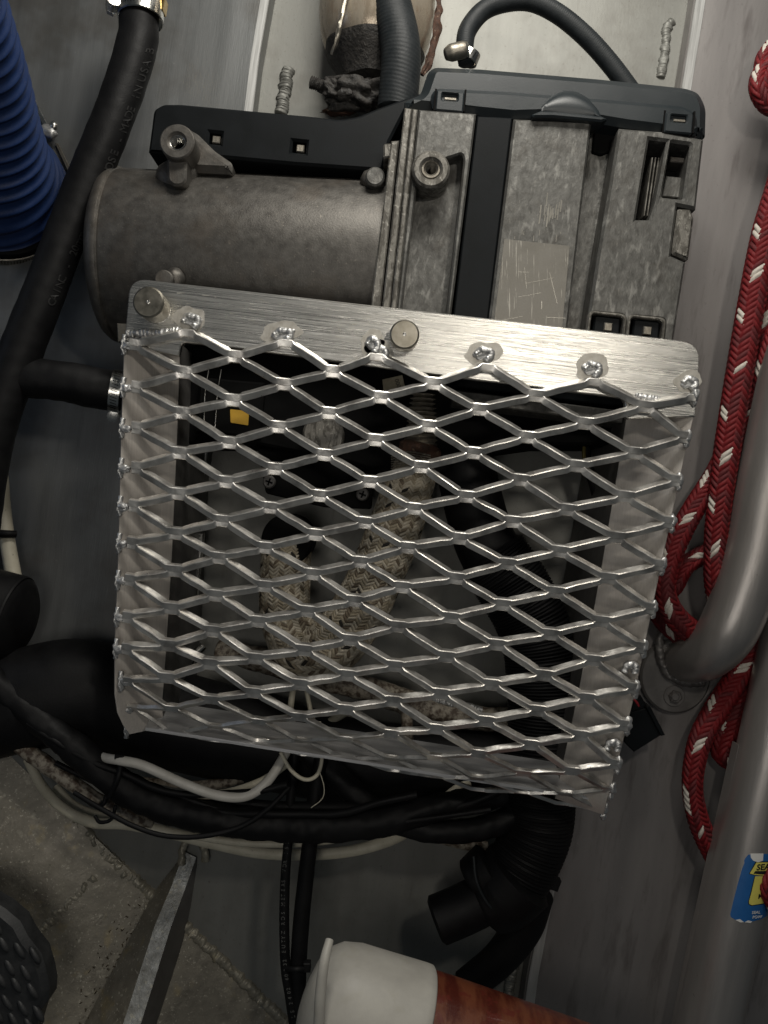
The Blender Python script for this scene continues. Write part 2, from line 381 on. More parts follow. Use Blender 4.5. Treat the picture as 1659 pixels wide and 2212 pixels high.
def bead(name, pts, r, m, parent=None, pitch=7, amp=.35, crust=0.0):
    """weld bead: overlapping ripples with an uneven width"""
    def f(s, a):
        ph = (s + 3 * math.cos(a) + 5 * noise.noise(Vector((s * .05, 7, 1)))) / pitch; saw = ph - math.floor(ph)
        if crust: return r * crust * (noise.noise(Vector((s * .07, math.cos(a) * 1.1, math.sin(a) * 1.1))) + .55 * noise.noise(Vector((s * .16, math.cos(a) * 2, math.sin(a) * 2 + 4))))
        return r * amp * (math.sqrt(max(0, saw)) - .6) + r * .45 * noise.noise(Vector((s * .07, math.cos(a), math.sin(a) + r)))
    return tube(name, [(*p, r) for p in pts], m, parent, 14, 1.6, f, True, 0, sharp=70)
def halo(name, x, y, z, rx, ry, m, parent, seed=0, ang=0):
    p = []; a = math.radians(ang)
    for i in range(36):
        t = 2 * math.pi * i / 36; q = 1 + .28 * noise.noise(Vector((math.cos(t) * 1.6, math.sin(t) * 1.6, seed * 2.3)))
        X, Y = rx * q * math.cos(t), ry * q * math.sin(t)
        p.append((x + X * math.cos(a) - Y * math.sin(a), y + X * math.sin(a) + Y * math.cos(a)))
    return prism(name, p, z + .8, z - .5, m, parent, .3)
def bvh(objs):
    V = []; F = []
    for o in objs:
        w = wloc(o); b = len(V)
        V += [v.co + w for v in o.data.vertices]; F += [tuple(b + i for i in p.vertices) for p in o.data.polygons]
    return BVHTree.FromPolygons(V, F)
CAMP = Vector((0, -D * S, 0))
def lay(name, verts2, faces, tree, m, parent, off=.8, thick=.8):
    """lay a flat print (x,y in drawing units) onto a real surface"""
    top = []; ok = []
    for (x, y) in verts2:
        d = (W(x, y, 0) - CAMP).normalized(); h = tree.ray_cast(CAMP, d)
        if h[0] is None: ok.append(False); top.append(Vector((0, 0, 0))); continue
        nrm = h[1] if h[1].dot(d) < 0 else -h[1]
        ok.append(True); top.append((h[0], nrm))
    use = {}; verts = []; fs = []
    for f in faces:
        if not all(ok[i] for i in f): continue
        for i in f:
            if i not in use: use[i] = len(verts); verts.append(top[i][0] + top[i][1] * off * S)
        fs.append(tuple(use[i] for i in f))
    if not fs: return None
    edge = {}
    for f in fs:
        for i in range(len(f)):
            e = (f[i], f[(i + 1) % len(f)]); edge[tuple(sorted(e))] = edge.get(tuple(sorted(e)), 0) + 1
    nv = len(verts); inv = {v: k for k, v in use.items()}
    for i in range(nv): verts.append(top[inv[i]][0] + top[inv[i]][1] * (off - thick) * S)
    for (a, b), c in list(edge.items()):
        if c == 1: fs.append((a, b, nv + b, nv + a))
    return link(name, verts, fs, m, parent, False)
def text2d(body, x, y, size, ang=0, shear=0.0, align='LEFT', stretch=1.0, bold=0.0):
    cu = bpy.data.curves.new('t', 'FONT'); cu.body = body; cu.size = 1; cu.align_x = align; cu.offset = bold; cu.resolution_u = 3
    o = bpy.data.objects.new('t', cu); col.objects.link(o)
    me = bpy.data.meshes.new_from_object(o); bpy.data.objects.remove(o); bpy.data.curves.remove(cu)
    a = math.radians(ang); V = []
    for v in me.vertices:
        X = (v.co.x * stretch + v.co.y * shear) * size; Y = -v.co.y * size
        V.append((x + X * math.cos(a) - Y * math.sin(a), y + X * math.sin(a) + Y * math.cos(a)))
    F = [tuple(p.vertices) for p in me.polygons]; bpy.data.meshes.remove(me)
    return V, F
def grid2d(poly, step=6):
    """dense triangulation of an outline so that it can wrap a curved surface"""
    bm = bmesh.new(); vs = [bm.verts.new((x, y, 0)) for x, y in poly]; bm.faces.new(vs)
    xs = [p[0] for p in poly]; ys = [p[1] for p in poly]
    x = min(xs) + step
    while x < max(xs):
        bmesh.ops.bisect_plane(bm, geom=bm.verts[:] + bm.edges[:] + bm.faces[:], plane_co=(x, 0, 0), plane_no=(1, 0, 0)); x += step
    y = min(ys) + step
    while y < max(ys):
        bmesh.ops.bisect_plane(bm, geom=bm.verts[:] + bm.edges[:] + bm.faces[:], plane_co=(0, y, 0), plane_no=(0, 1, 0)); y += step
    bmesh.ops.triangulate(bm, faces=bm.faces[:]); bm.verts.index_update()
    V = [(v.co.x, v.co.y) for v in bm.verts]; F = [tuple(v.index for v in f.verts) for f in bm.faces]; bm.free()
    return V, F
def struct(o): o['kind'] = 'structure'; return o
def patch(name, rows, m, parent=None, thick=None):
    """surface through a grid of (x,y,z) picture points"""
    nu = len(rows[0]); V = []; Fc = []
    for r in rows:
        for p in r: V.append(W(*p))
    for i in range(len(rows) - 1):
        for j in range(nu - 1): Fc.append((i * nu + j, i * nu + j + 1, (i + 1) * nu + j + 1, (i + 1) * nu + j))
    return link(name, V, Fc, m, parent, True, sharp=60)
# ================================================================ SETTING
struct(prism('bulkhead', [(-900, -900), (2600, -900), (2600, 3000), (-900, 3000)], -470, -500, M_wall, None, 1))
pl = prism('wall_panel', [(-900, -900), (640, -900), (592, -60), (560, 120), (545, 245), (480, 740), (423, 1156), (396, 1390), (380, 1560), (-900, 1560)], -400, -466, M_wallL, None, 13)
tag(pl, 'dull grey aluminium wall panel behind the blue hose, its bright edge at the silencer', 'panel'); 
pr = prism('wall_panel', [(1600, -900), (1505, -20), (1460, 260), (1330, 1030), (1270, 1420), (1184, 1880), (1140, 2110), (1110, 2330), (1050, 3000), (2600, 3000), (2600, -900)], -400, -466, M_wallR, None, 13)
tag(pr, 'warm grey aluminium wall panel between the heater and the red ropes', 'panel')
struct(pl); struct(pr)
for o in (pl, pr):
    for k in ('label', 'category'): del o[k]
def edge_strip(par, L_, w, z):
    p = [(x, y) for x, y in L_] + [(x + w, y) for x, y in reversed(L_)]
    return prism('cut_edge', p, z, z - 8, M_edge, par, 1.2)
edge_strip(pl, [(584, -200), (572, -60), (541, 120), (526, 245), (461, 740), (404, 1156), (377, 1390)], 19, -398.5)
edge_strip(pr, [(1540, -200), (1507, -20), (1462, 260), (1332, 1030), (1272, 1420), (1186, 1880), (1142, 2110), (1112, 2330)], 21, -398.5)
# short weld beads on the panel feet
for i, (nm, pts, r) in enumerate((('weld_bead', [(622, 150, -471), (616, 190, -471), (608, 246, -471)], 14), ('weld_bead', [(1452, 48, -472), (1440, 64, -472), (1436, 110, -472), (1426, 168, -472)], 10),
                                  ('weld_bead', [(1112, 2080, -466), (1104, 2110, -466), (1098, 2150, -466)], 11), ('weld_bead', [(432, 1480, -440), (425, 1520, -440), (440, 1560, -450)], 16))):
    o = bead(nm, pts, r, M_weld if i == 3 else M_wall, amp=.3); 
    tag(o, ('ripple weld bead on the bulkhead left of the silencer', 'narrow weld bead on the bulkhead right of the thin arched hose', 'short weld bead near the bottom between black drain hose and wall panel',
            'shiny weld lump behind the lower left corner of the guard')[i], 'weld bead', 'weld beads on the bulkhead')
# hull plate climbing from the seam towards the camera
def seam(t): return (40 + 720 * t, 1650 + 690 * t)
rows = []
for i in range(9):
    d = i / 8; row = []
    for j in range(13):
        t = -.35 + 1.7 * j / 12; x, y = seam(t)
        row.append((x - 560 * d, y + 560 * d, -468 + 330 * d + 18 * noise.noise(Vector((t * 2, d * 2, 0)))))
    rows.append(row)
struct(patch('hull_plate', rows, M_hull))
def hz(x, y):
    return -468 + 330 * max(0, ((y - 1650) * 720 - (x - 40) * 690) / (560 * 1410))
for k, (pts, r, lab) in enumerate((([(112, 1716), (165, 1772), (223, 1840), (280, 1890), (332, 1936)], 13, 'lumpy weld bead along the hull seam under the cream cables'),
                                   ([(400, 1996), (455, 2050), (504, 2097), (560, 2150), (640, 2225)], 11, 'flat weld bead along the hull seam right of the rib'),
                                   ([(205, 1893), (160, 1940), (120, 1975), (70, 2025)], 12, 'yellowed weld bead running down to the grooved black pad'),
                                   ([(330, 1930), (290, 2020), (240, 2120), (205, 2200)], 9, 'crusty weld bead at the foot of the rib'))):
    o = bead('weld_bead', [(x, y, hz(x, y) - 7) for x, y in pts], r + 1.5, M_hullw, pitch=13, amp=.5, crust=.5); tag(o, lab, 'weld bead', 'weld beads on the hull')
# rib standing on the hull plate
ri = thing('hull_rib', 350, 2010, -430, 'tapered aluminium rib standing on the hull plate at the lower left', 'rib')
bq = [(380, 1866), (324, 1938), (270, 2045), (182, 2212), (100, 2380)]; eq = [(398, 1840), (371, 1913), (334, 2000), (266, 2212), (210, 2400)]
eq2 = [(424, 1852), (400, 1920), (370, 2000), (304, 2212), (250, 2400)]; bq2 = [(426, 1872), (416, 1940), (394, 2040), (338, 2212), (290, 2400)]
bl = [(x, y, hz(x, y) + 1) for x, y in bq]; br = [(x, y, hz(x, y) - 4) for x, y in bq2]
el = [(*p, hz(*b) + 14 + 17 * i) for i, (p, b) in enumerate(zip(eq, bq))]; er = [(*p, hz(*b) + 10 + 17 * i) for i, (p, b) in enumerate(zip(eq2, bq))]
def lerp3(a, b, t): return tuple(a[i] + (b[i] - a[i]) * t for i in range(3))
def fine(L, n=5):
    out = []
    for a, b in zip(L, L[1:]):
        for k in range(n): out.append(lerp3(a, b, k / n))
    return out + [L[-1]]
patch('web', list(zip(fine(bl), [lerp3(a, b, .5) for a, b in zip(fine(bl), fine(el))], fine(el))), M_hull, ri)
patch('edge', [tuple(p) for p in zip(fine(el), fine(er))], M_ribe, ri)
patch('back_face', [tuple(p) for p in zip(fine(er), fine(br))], M_base, ri)
bead('cap_weld', [(392, 1868, -440), (396, 1828, -448), (418, 1808, -450), (440, 1830, -452), (444, 1860, -456)], 8, M_hullw, ri, crust=.5)
# debris
V = []; Fc = []
for i in range(150):
    t = random.random(); x = 320 - 130 * t + random.gauss(0, 26); y = 1960 + 250 * t + random.gauss(0, 14); z = hz(x, y) + 4; s = random.uniform(1, 4.5); a = random.uniform(0, 3.14); c = W(x, y, z); b = len(V)
    for dx, dy, dz in ((-1, -.3, 0), (1, -.3, 0), (1, .3, 0), (-1, .3, 0), (0, 0, .6)):
        V.append(c + Vector(((dx * math.cos(a) - dy * math.sin(a)) * s, -dz * s, (dx * math.sin(a) + dy * math.cos(a)) * s)) * S)
    Fc += [(b, b + 1, b + 4), (b + 1, b + 2, b + 4), (b + 2, b + 3, b + 4), (b + 3, b, b + 4)]
o = link('debris', V, Fc, M_debris, None, False); o['kind'] = 'stuff'; o['label'] = 'crumbs of dry dirt on the hull beside the rib'; o['category'] = 'debris'
# grooved pad
gp = thing('rubber_pad', 0, 2100, -60, 'black grooved rubber pad cut off by the lower left corner', 'pad')
prism('pad_body', [(-300, 1900), (-60, 1930), (5, 1968), (38, 1996), (56, 2030), (84, 2066), (94, 2100), (97, 2110), (102, 2140), (100, 2168), (84, 2190), (72, 2230), (60, 2300), (-300, 2330)], -90, -150, M_pad, gp, 14)
for i in range(7):
    for j in range(6):
        x = -40 + j * 34 - i * 3 + (17 if i % 2 else 0); y = 1990 + i * 38 + j * 12
        if x < -30 or x > 84 or (x > 20 and y < 2000 + x * .8) or y > 2240: continue
        blob('rib', x, y, -92, 8, 22, 8, M_pad, gp, .08, i * 7 + j, 2, 1, ang=-32)
# ================================================================ DIESEL HEATER
H = thing('diesel_heater', 860, 480, -420, 'grey cast metal diesel heater with black plastic covers above the mesh guard', 'heater')
# burner housing (round)
a0, a1 = W(226, 553, -264), W(836, 590, -264); ax = a1 - a0; LN = ax.length / S
prof = [(0, 1), (2, 90), (6, 148), (14, 184), (22, 199), (32, 207), (40, 210), (46, 209), (50, 204), (56, 206), (LN - 60, 213), (LN - 6, 215), (LN - 5, 190)]
casing = lathe('burner_housing', a0, ax, prof, M_cast, H, 96, lambda t, a: 1 + .0015 * math.sin(a * 9), sharp=40)
# cast boss, web, lug and pins on the housing
def cone_web(name, pts, m, parent): return patch(name, pts, m, parent)
disc('threaded_boss', 382, 305, -42, -200, 38, M_cast, H, 3, hole=19, hdepth=90)
disc('threaded_insert', 382, 305, -48, -190, 18.5, M_steel, H, 1, hole=16.5, hdepth=60)
disc('insert_bottom', 382, 305, -92, -98, 17, M_dark, H, 1)
prism('web', rnd([(395, 268), (425, 285), (462, 322), (500, 348), (500, 372), (420, 368), (395, 345)], 8), -105, -220, M_cast, H, 14)
prism('lug', rnd([(360, 340), (404, 340), (402, 392), (392, 401), (374, 401), (362, 390)], 6), -62, -180, M_cast, H, 5)
blob('cast_root', 384, 385, -130, 44, 44, 40, M_cast, H, .1, 3)
disc('pin', 353, 602, -28, -110, 20, M_cast, H, 3)
blob('cast_root', 378, 600, -62, 20, 24, 16, M_cast, H, .1, 5)
disc('pin', 810, 380, -78, -160, 21, M_mott, H, 4)
blob('cast_root', 806, 392, -130, 30, 26, 30, M_cast, H, .1, 6)
prism('pin', rnd([(828, 310), (846, 308), (846, 340), (828, 342)], 6), -75, -140, M_mottL, H, 4)
prism('bracket_tab', [(252, 698), (290, 700), (286, 740), (254, 738)], -70, -90, M_dsteel, H, 2)
# left cover arm
def sq(x, y, w, h, a=6):
    a = math.radians(a); return [(x + dx * math.cos(a) - dy * math.sin(a), y + dx * math.sin(a) + dy * math.cos(a)) for dx, dy in ((-w, -h), (w, -h), (w, h), (-w, h))]
h1 = sq(464, 298, 13, 12); h2 = sq(646, 317, 15, 12)
cov = prism('side_cover', rnd([(320, 328), (332, 236), (352, 224), (390, 224), (663, 249), (735, 257), (775, 250), (815, 233), (877, 211), (915, 198), (915, 236), (875, 240), (841, 306), (826, 368), (640, 355), (480, 340)],
            [2, 8, 8, 6, 0, 10, 10, 0, 0, 0, 0, 0, 0, 0, 0, 0]), -128, -400, M_plas, H, 6, holes=[h1, h2])
for x, y in ((466, 300), (648, 319)):
    box('clip_pocket', x - 18, y - 16, x + 18, y + 16, -165, -175, M_dark, H, 1, ang=6)
    box('clip_tab', x - 8, y - 7, x + 9, y + 9, -134, -165, M_dsteel, H, 2, 2, 6)
# top cover: sloped top edge, front face, dome and clip panels
tco = rnd([(874, 212), (909, 196), (926, 146), (940, 136), (1040, 140), (1300, 162), (1490, 182), (1516, 192), (1532, 224), (1530, 290), (1519, 296), (1435, 283), (1355, 273), (1290, 262), (1240, 254), (1195, 250), (1108, 253), (1031, 245), (933, 238), (876, 232)],
          [0, 8, 10, 8, 0, 0, 14, 14, 16, 8, 2, 0, 0, 0, 0, 0, 0, 0, 0, 0])
# body and its front wall are two steps: the upper sloped face then the wall
tc = prism('top_cover', tco, -76, -420, M_slate, H, 20)
fr = rnd([(935, 232), (930, 200), (944, 184), (1100, 192), (1300, 208), (1480, 224), (1510, 240), (1512, 288), (1435, 281), (1355, 271), (1290, 260), (1240, 252), (1195, 248), (1108, 251), (1031, 243)],
         [3, 12, 14, 0, 0, 0, 20, 4, 0, 0, 0, 0, 0, 0, 0])
prism('cover_front', fr, -50, -110, M_slate, H, 14)
# cover dome
V = []; Fc = []; nn = 22
for i in range(nn + 1):
    t = i / nn; x = 1164 + 136 * t; bulge = math.sin(math.pi * t) ** .6
    for j, (q, zz) in enumerate(((0, -50), (.0, -36), (.30, -30), (.72, -31), (.9, -42), (1.0, -58))):
        yt = 245 + 12 * t; hh = 55 * bulge
        V.append(W(x, yt - hh * q + (0 if j else 1), zz if bulge > .05 else -52))
for i in range(nn):
    for j in range(5): Fc.append((i * 6 + j, (i + 1) * 6 + j, (i + 1) * 6 + j + 1, i * 6 + j + 1))
link('cover_dome', V, Fc, M_slate, H, True, sharp=50)
prism('cover_lip', [(1150, 246), (1170, 238), (1300, 250), (1312, 256), (1300, 262), (1240, 256), (1195, 252), (1152, 252)], -28, -70, M_slate, H, 4)
for (x, y, w, h) in ((972, 215, 30, 22), (1467, 262, 30, 22)):
    s1 = sq(x - w - 3, y - 2, 2.2, h + 3, 5); 
    prism('groove', sq(x - w - 2, y, 2.0, h + 2, 5), -47.2, -60, M_dark, H, .4); prism('groove', sq(x + w + 2, y + 2, 2.0, h + 2, 5), -47.2, -60, M_dark, H, .4)
    prism('clip_panel', rnd(sq(x, y + 3, w, h, 5), 4), -41, -60, M_slate, H, 3, holes=[rnd(sq(x, y - 6, 17, 8, 5), 4)])
    prism('clip_pocket', sq(x, y - 6, 19, 10, 5), -56, -62, M_dark, H, .5)
    prism('clip_tab', sq(x + 1, y - 2, 13, 3, 5), -48, -58, M_dsteel, H, 1)
# corroded block: boundaries given by their top and bottom ends
def strip(name, tl, bl_, tr, br_, z0, z1, m, ch=3, holes=(), r=0):
    p = [tl, tr, br_, bl_]
    return prism(name, rnd(p, r) if r else p, z0, z1, m, H, ch, holes)
strip('flange', (845, 304), (796, 700), (862, 303), (818, 702), -44, -300, M_mottL, 3)
strip('gasket', (861, 303), (815, 702), (872, 300), (822, 702), -56, -300, M_dark, 1)
strip('flange', (874, 232), (821, 702), (890, 234), (838, 704), -36, -300, M_mottL, 3)
strip('flange', (891, 234), (840, 704), (903, 236), (853, 704), -31, -300, M_mottL, 3)
hole1 = rnd([(902, 392), (940, 350), (998, 331), (1002, 345), (957, 745), (858, 745)], [6, 6, 12, 6, 0, 0])
strip('end_casting', (905, 236), (846, 760), (1029, 245), (958 + 5, 772), -38, -300, M_mott, 4, holes=[hole1])
prism('channel_floor', [(850, 320), (1010, 320), (965, 765), (840, 765)], -86, -200, M_mott, H, 1)
strip('drain_groove', (896, 400), (852, 740), (902, 400), (860, 740), -74, -110, M_mottL, 2)
bs = disc('mounting_boss', 931, 364, -10, -120, 41, M_mottL, H, 5, hole=23, hdepth=90, n=56)
disc('threaded_insert', 931, 364, -19, -110, 22, M_dsteel, H, 2, hole=13, hdepth=60)
disc('insert_bottom', 931, 364, -75, -80, 14, M_dark, H, 1)
strip('rubber_strap', (1031, 250), (968, 780), (1107, 254), (1042, 790), -54, -300, M_plas, 3)
strip('centre_casting', (1110, 256), (1044, 790), (1278, 262), (1216, 800), -46, -300, M_mott, 5)
strip('channel_floor', (1276, 270), (1210, 800), (1345, 280), (1275, 806), -120, -300, M_mott, 2)
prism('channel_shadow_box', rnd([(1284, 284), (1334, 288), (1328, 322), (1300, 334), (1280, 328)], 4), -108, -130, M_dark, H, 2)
s1 = [(1403, 300), (1441, 305), (1417, 436), (1403, 474), (1374, 474)]; s2 = rnd([(1450, 306), (1492, 312), (1476, 430), (1430, 425)], 4)
sk1 = rnd([(1276, 676), (1349, 682), (1343, 745), (1268, 738)], 10); sk2 = rnd([(1362, 684), (1436, 690), (1428, 752), (1355, 746)], 10)
prism('connector_casting', [(1338, 276), (1440, 284), (1521, 300), (1504, 452), (1464, 444), (1450, 552), (1482, 566), (1452, 760), (1262, 742), (1290, 560)], -46, -300, M_mott, H, 6, holes=[s1, s2, sk1, sk2])
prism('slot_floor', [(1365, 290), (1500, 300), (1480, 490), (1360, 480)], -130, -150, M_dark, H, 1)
for i in range(4):
    x = 1394 + i * 7; prism('fin', [(x + 14, 340), (x + 17, 340), (x - 1, 466), (x - 4, 466)], -70 - i * 6, -128, M_mottL, H, .6)
prism('window_bar', sq(1466, 345, 18, 6, 5), -80, -128, M_cast, H, 2); prism('window_floor', [(1440, 380), (1480, 384), (1474, 428), (1430, 424)], -84, -128, M_mott, H, 2)
for (x, y) in ((1310, 712), (1395, 720)):
    prism('connector_plug', rnd(sq(x, y, 29, 29, 6), 8), -52, -100, M_plas, H, 4); prism('plug_tab', sq(x + 4, y - 6, 9, 9, 6), -42, -60, M_dsteel, H, 2)
    prism('plug_rim', rnd(sq(x, y, 42, 38, 6), 14), -40, -60, M_mottL, H, 2.5, holes=[rnd(sq(x, y, 35, 32, 6), 10)])
cl = prism('clip', rnd([(1465, 450), (1492, 450), (1500, 470), (1488, 562), (1452, 548)], 5), -48, -130, M_mottL, H, 6)
for (x, y) in ((1490, 482), (1483, 530)): blob('clip_hole', x, y, -52, 4.5, 12, 4, M_dark, H, 0, 0, 2, ang=8)
prism('foil_label', rnd([(1089, 516), (1231, 531), (1214, 716), (1066, 704)], 3), -44.6, -46.5, M_label, H, .3)
# scratch marks
V = []; Fc = []
rs = random.Random(4)
for i in range(34):
    x = 1190 + rs.gauss(0, 13); y = 455 + rs.gauss(0, 12); l = rs.uniform(8, 30); w = rs.uniform(.5, 1.6)
    if i > 26: x = rs.uniform(1110, 1215); y = rs.uniform(470, 520); l = rs.uniform(5, 16); w = .6
    b = len(V); k = rs.uniform(-3, 3)
    for (dx, dy) in ((-w, -l / 2), (w, -l / 2), (w + k * .2, l / 2), (-w + k * .2, l / 2)): V.append(W(x + dx - dy * .12, y + dy, -45.7 + i * .02))
    Fc.append((b, b + 1, b + 2, b + 3))
rs = random.Random(12)
for i in range(8):
    x = rs.uniform(1085, 1210); y = rs.uniform(535, 690); l = rs.uniform(12, 70); w = rs.uniform(.3, .6); a = rs.choice((rs.gauss(1.5, .15), rs.gauss(-.2, .2))); b = len(V)
    for (p, q) in ((-l / 2, -w), (l / 2, -w), (l / 2, w), (-l / 2, w)):
        X = x + p * math.cos(a) - q * math.sin(a); Y = y + p * math.sin(a) + q * math.cos(a)
        X = max(1078, min(1222, X)); Y = max(528, min(700, Y)); V.append(W(X, Y, -44.3 + i * .02))
    Fc.append((b, b + 1, b + 2, b + 3))
o = link('scratches', V, Fc, M_scr, H, False); o['kind'] = 'stuff'
# underside of the heater, seen through the guard
strip('lower_rail', (985, 842), (980, 868), (1350, 888), (1345, 914), -110, -300, M_mott, 3)
strip('lower_rail', (990, 806), (988, 836), (1360, 850), (1352, 880), -150, -300, M_plas, 3)
prism('lower_housing', rnd([(396, 745), (980, 800), (1352, 855), (1345, 960), (1180, 960), (1000, 985), (960, 1020), (850, 1030), (760, 1000), (560, 960), (396, 960)], 8), -215, -440, M_dark, H, 6)  # its near-black colour includes the shade under the heater
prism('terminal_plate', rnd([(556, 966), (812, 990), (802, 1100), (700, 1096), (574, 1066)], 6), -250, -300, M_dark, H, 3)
for x, y in ((581, 1041), (783, 1068)):
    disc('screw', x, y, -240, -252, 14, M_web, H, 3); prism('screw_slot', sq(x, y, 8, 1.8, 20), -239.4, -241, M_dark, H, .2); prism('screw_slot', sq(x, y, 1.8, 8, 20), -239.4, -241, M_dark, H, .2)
prism('outlet_flange', rnd([(662, 905), (735, 905), (745, 940), (738, 968), (700, 978), (660, 962), (652, 935)], 10), -190, -260, M_mottL, H, 5)
prism('cable_gland', sq(497, 880, 70, 60, 5), -188, -240, M_dark, H, 5)
prism('yellow_label', rnd([(497, 884), (538, 888), (536, 919), (498, 913)], 2), -186.5, -188.5, M_ylab, H, .3)
for k in range(2): tube('clamp_band_edge', [(478 - 27 * k, 798, -182, 1.4), (470 - 27 * k, 850, -172, 1.4), (464 - 24 * k, 930, -180, 1.4)], M_steel, H, 8)
prism('paper_label', [(826, 820), (869, 810), (878, 850), (830, 862)], -208, -212, M_paper, H, .4)
lt = bvh([bpy.data.objects['paper_label']])
V, F_ = text2d('000', 852, 820, 13, 72); lay('label_print', V, F_, lt, M_sblk, H, .6, .4)
for i in range(7): tube('spring_turn', [(845 + 0 * i, 1002 + i * 5 - 20, -190, 1.6), (885, 996 + i * 5 - 20, -182, 1.6), (930, 1004 + i * 5 - 20, -190, 1.6)], M_dsteel, H, 6)
# ================================================================ EXHAUST, braided
ex = thing('exhaust_pipe', 760, 1450, -430, 'exhaust pipe in straw coloured woven fibreglass bending in a J behind the mesh', 'exhaust pipe')
def pk(row, c):
    r = random.random(); return 2 if r < .45 else (1 if r < .84 else (3 if r < .975 else 4))
exp = [(900, 985, -250, 50), (880, 1060, -245, 53), (850, 1150, -240, 58), (818, 1230, -240, 58), (775, 1320, -245, 60), (715, 1395, -255, 62), (650, 1400, -270, 58), (618, 1330, -280, 54), (616, 1250, -290, 53), (620, 1172, -300, 52)]
braid('braided_sleeve', exp, 28, 9.0, M_fib, pk, ex, core=M_fib[2], hgt=3.6, slen=1.35, wid=.85, n=24)
disc('collar', 620, 1166, -246, -360, 56, M_dark, ex, 5)
tube('rusty_collar', [(905, 965, -250, 56), (900, 990, -250, 54)], M_rust, ex, 24, 4, wob=8)
tube('bellows', [(912, 860, -260, 48), (908, 965, -250, 48)], M_dsteel, ex, 28, 1.6, ribs(11, 5))
rp = tube('drain_pipe', [(470, 1405, -400, 22), (560, 1425, -395, 26), (680, 1460, -385, 27), (800, 1490, -380, 27), (900, 1525, -380, 27), (1010, 1550, -385, 26), (1110, 1556, -390, 26)], M_rcable, None, 18, 6, wob=4)
tag(rp, 'stained metal pipe crossing low behind the braided exhaust', 'pipe')
bb = bead('weld_bead', [(905, 1508, -380), (960, 1516, -372), (1040, 1535, -376)], 9, M_weld, None); tag(bb, 'wide weld bead above the stained pipe behind the mesh', 'weld bead', 'weld beads on the bulkhead')
# stainless clip strip behind the mesh left
st = thing('pipe_clip', 425, 1400, -420, 'bent stainless clip behind the left part of the mesh', 'clip')
prism('strap', [(424, 1150), (440, 1152), (416, 1372), (398, 1370)], -380, -398, M_steel, st, 2)
tube('loop', [(440, 1395, -400, 9), (415, 1420, -390, 10), (402, 1460, -388, 10), (404, 1500, -395, 9)], M_steel, st, 12, 5)
# ================================================================ INTAKE HOSE
ih = thing('intake_hose', 1150, 1600, -400, 'black corrugated intake hose running down behind the mesh to a tee', 'hose')
tube('smooth_cuff', [(1000, 960, -300, 60), (1012, 1040, -290, 64), (1040, 1150, -280, 66), (1062, 1200, -275, 68)], M_rub, ih, 32, 8)
pth = [(1062, 1200, -275, 80), (1110, 1270, -270, 80), (1155, 1360, -265, 79), (1172, 1470, -260, 78), (1172, 1580, -255, 76), (1168, 1700, -250, 76), (1160, 1790, -250, 76), (1128, 1870, -250, 74), (1090, 1925, -250, 72)]
tube('corrugated_tube', pth, M_rub, ih, 48, 1.8, ribs(8.0, 4.2, .8))
tube('tee_body', [(1120, 1890, -245, 84), (1085, 1925, -250, 82), (1050, 1945, -255, 72)], M_rub, ih, 36, 8)
tube('tee_stub', [(1070, 1930, -240, 52), (1005, 1962, -235, 52), (945, 1988, -230, 52)], M_rub, ih, 36, 8, hollow=True)
tube('tee_shoulder', [(1060, 1880, -250, 60), (1020, 1905, -250, 50)], M_rub, ih, 30, 8)
tube('seam_ring', [(1023, 1850, -190, 3), (1030, 1905, -172, 3), (1060, 1960, -170, 3), (1110, 1998, -190, 3)], M_rubber_grey, ih, 8, 6)
tube('drain_hose', [(1150, 1930, -280, 46), (1130, 2000, -300, 42), (1080, 2070, -320, 37), (1006, 2130, -330, 34)], M_rub, ih, 28, 8)
zt = thing('cable_tie', 1190, 1880, -250, 'black cable tie head sticking out right of the intake hose', 'cable tie', 'cable ties')
prism('tie_strap', [(1130, 1900), (1196, 1906), (1194, 1912), (1130, 1912)], -250, -258, M_rub, zt, 1); prism('tie_head', rnd(sq(1199, 1912, 11, 13, 20), 2), -240, -262, M_rub, zt, 2)
# connector
cn = thing('cable_connector', 1390, 1565, -300, 'black plastic plug with red wire beside the guard lower right corner', 'connector')
prism('shell', [(1362, 1540), (1395, 1530), (1432, 1586), (1370, 1625), (1348, 1602)], -270, -330, M_plas, cn, 2.5)
prism('latch', [(1370, 1505), (1385, 1503), (1400, 1530), (1362, 1544)], -280, -320, M_plas, cn, 2)
prism('rim', [(1396, 1528), (1404, 1524), (1437, 1588), (1428, 1590)], -262, -335, M_plas, cn, 1.5)
tube('wire', [(1350, 1500, -300, 3.2), (1366, 1508, -285, 3.2), (1376, 1518, -282, 3.2), (1380, 1528, -284, 3.2)], M_redw, cn, 8, 3)
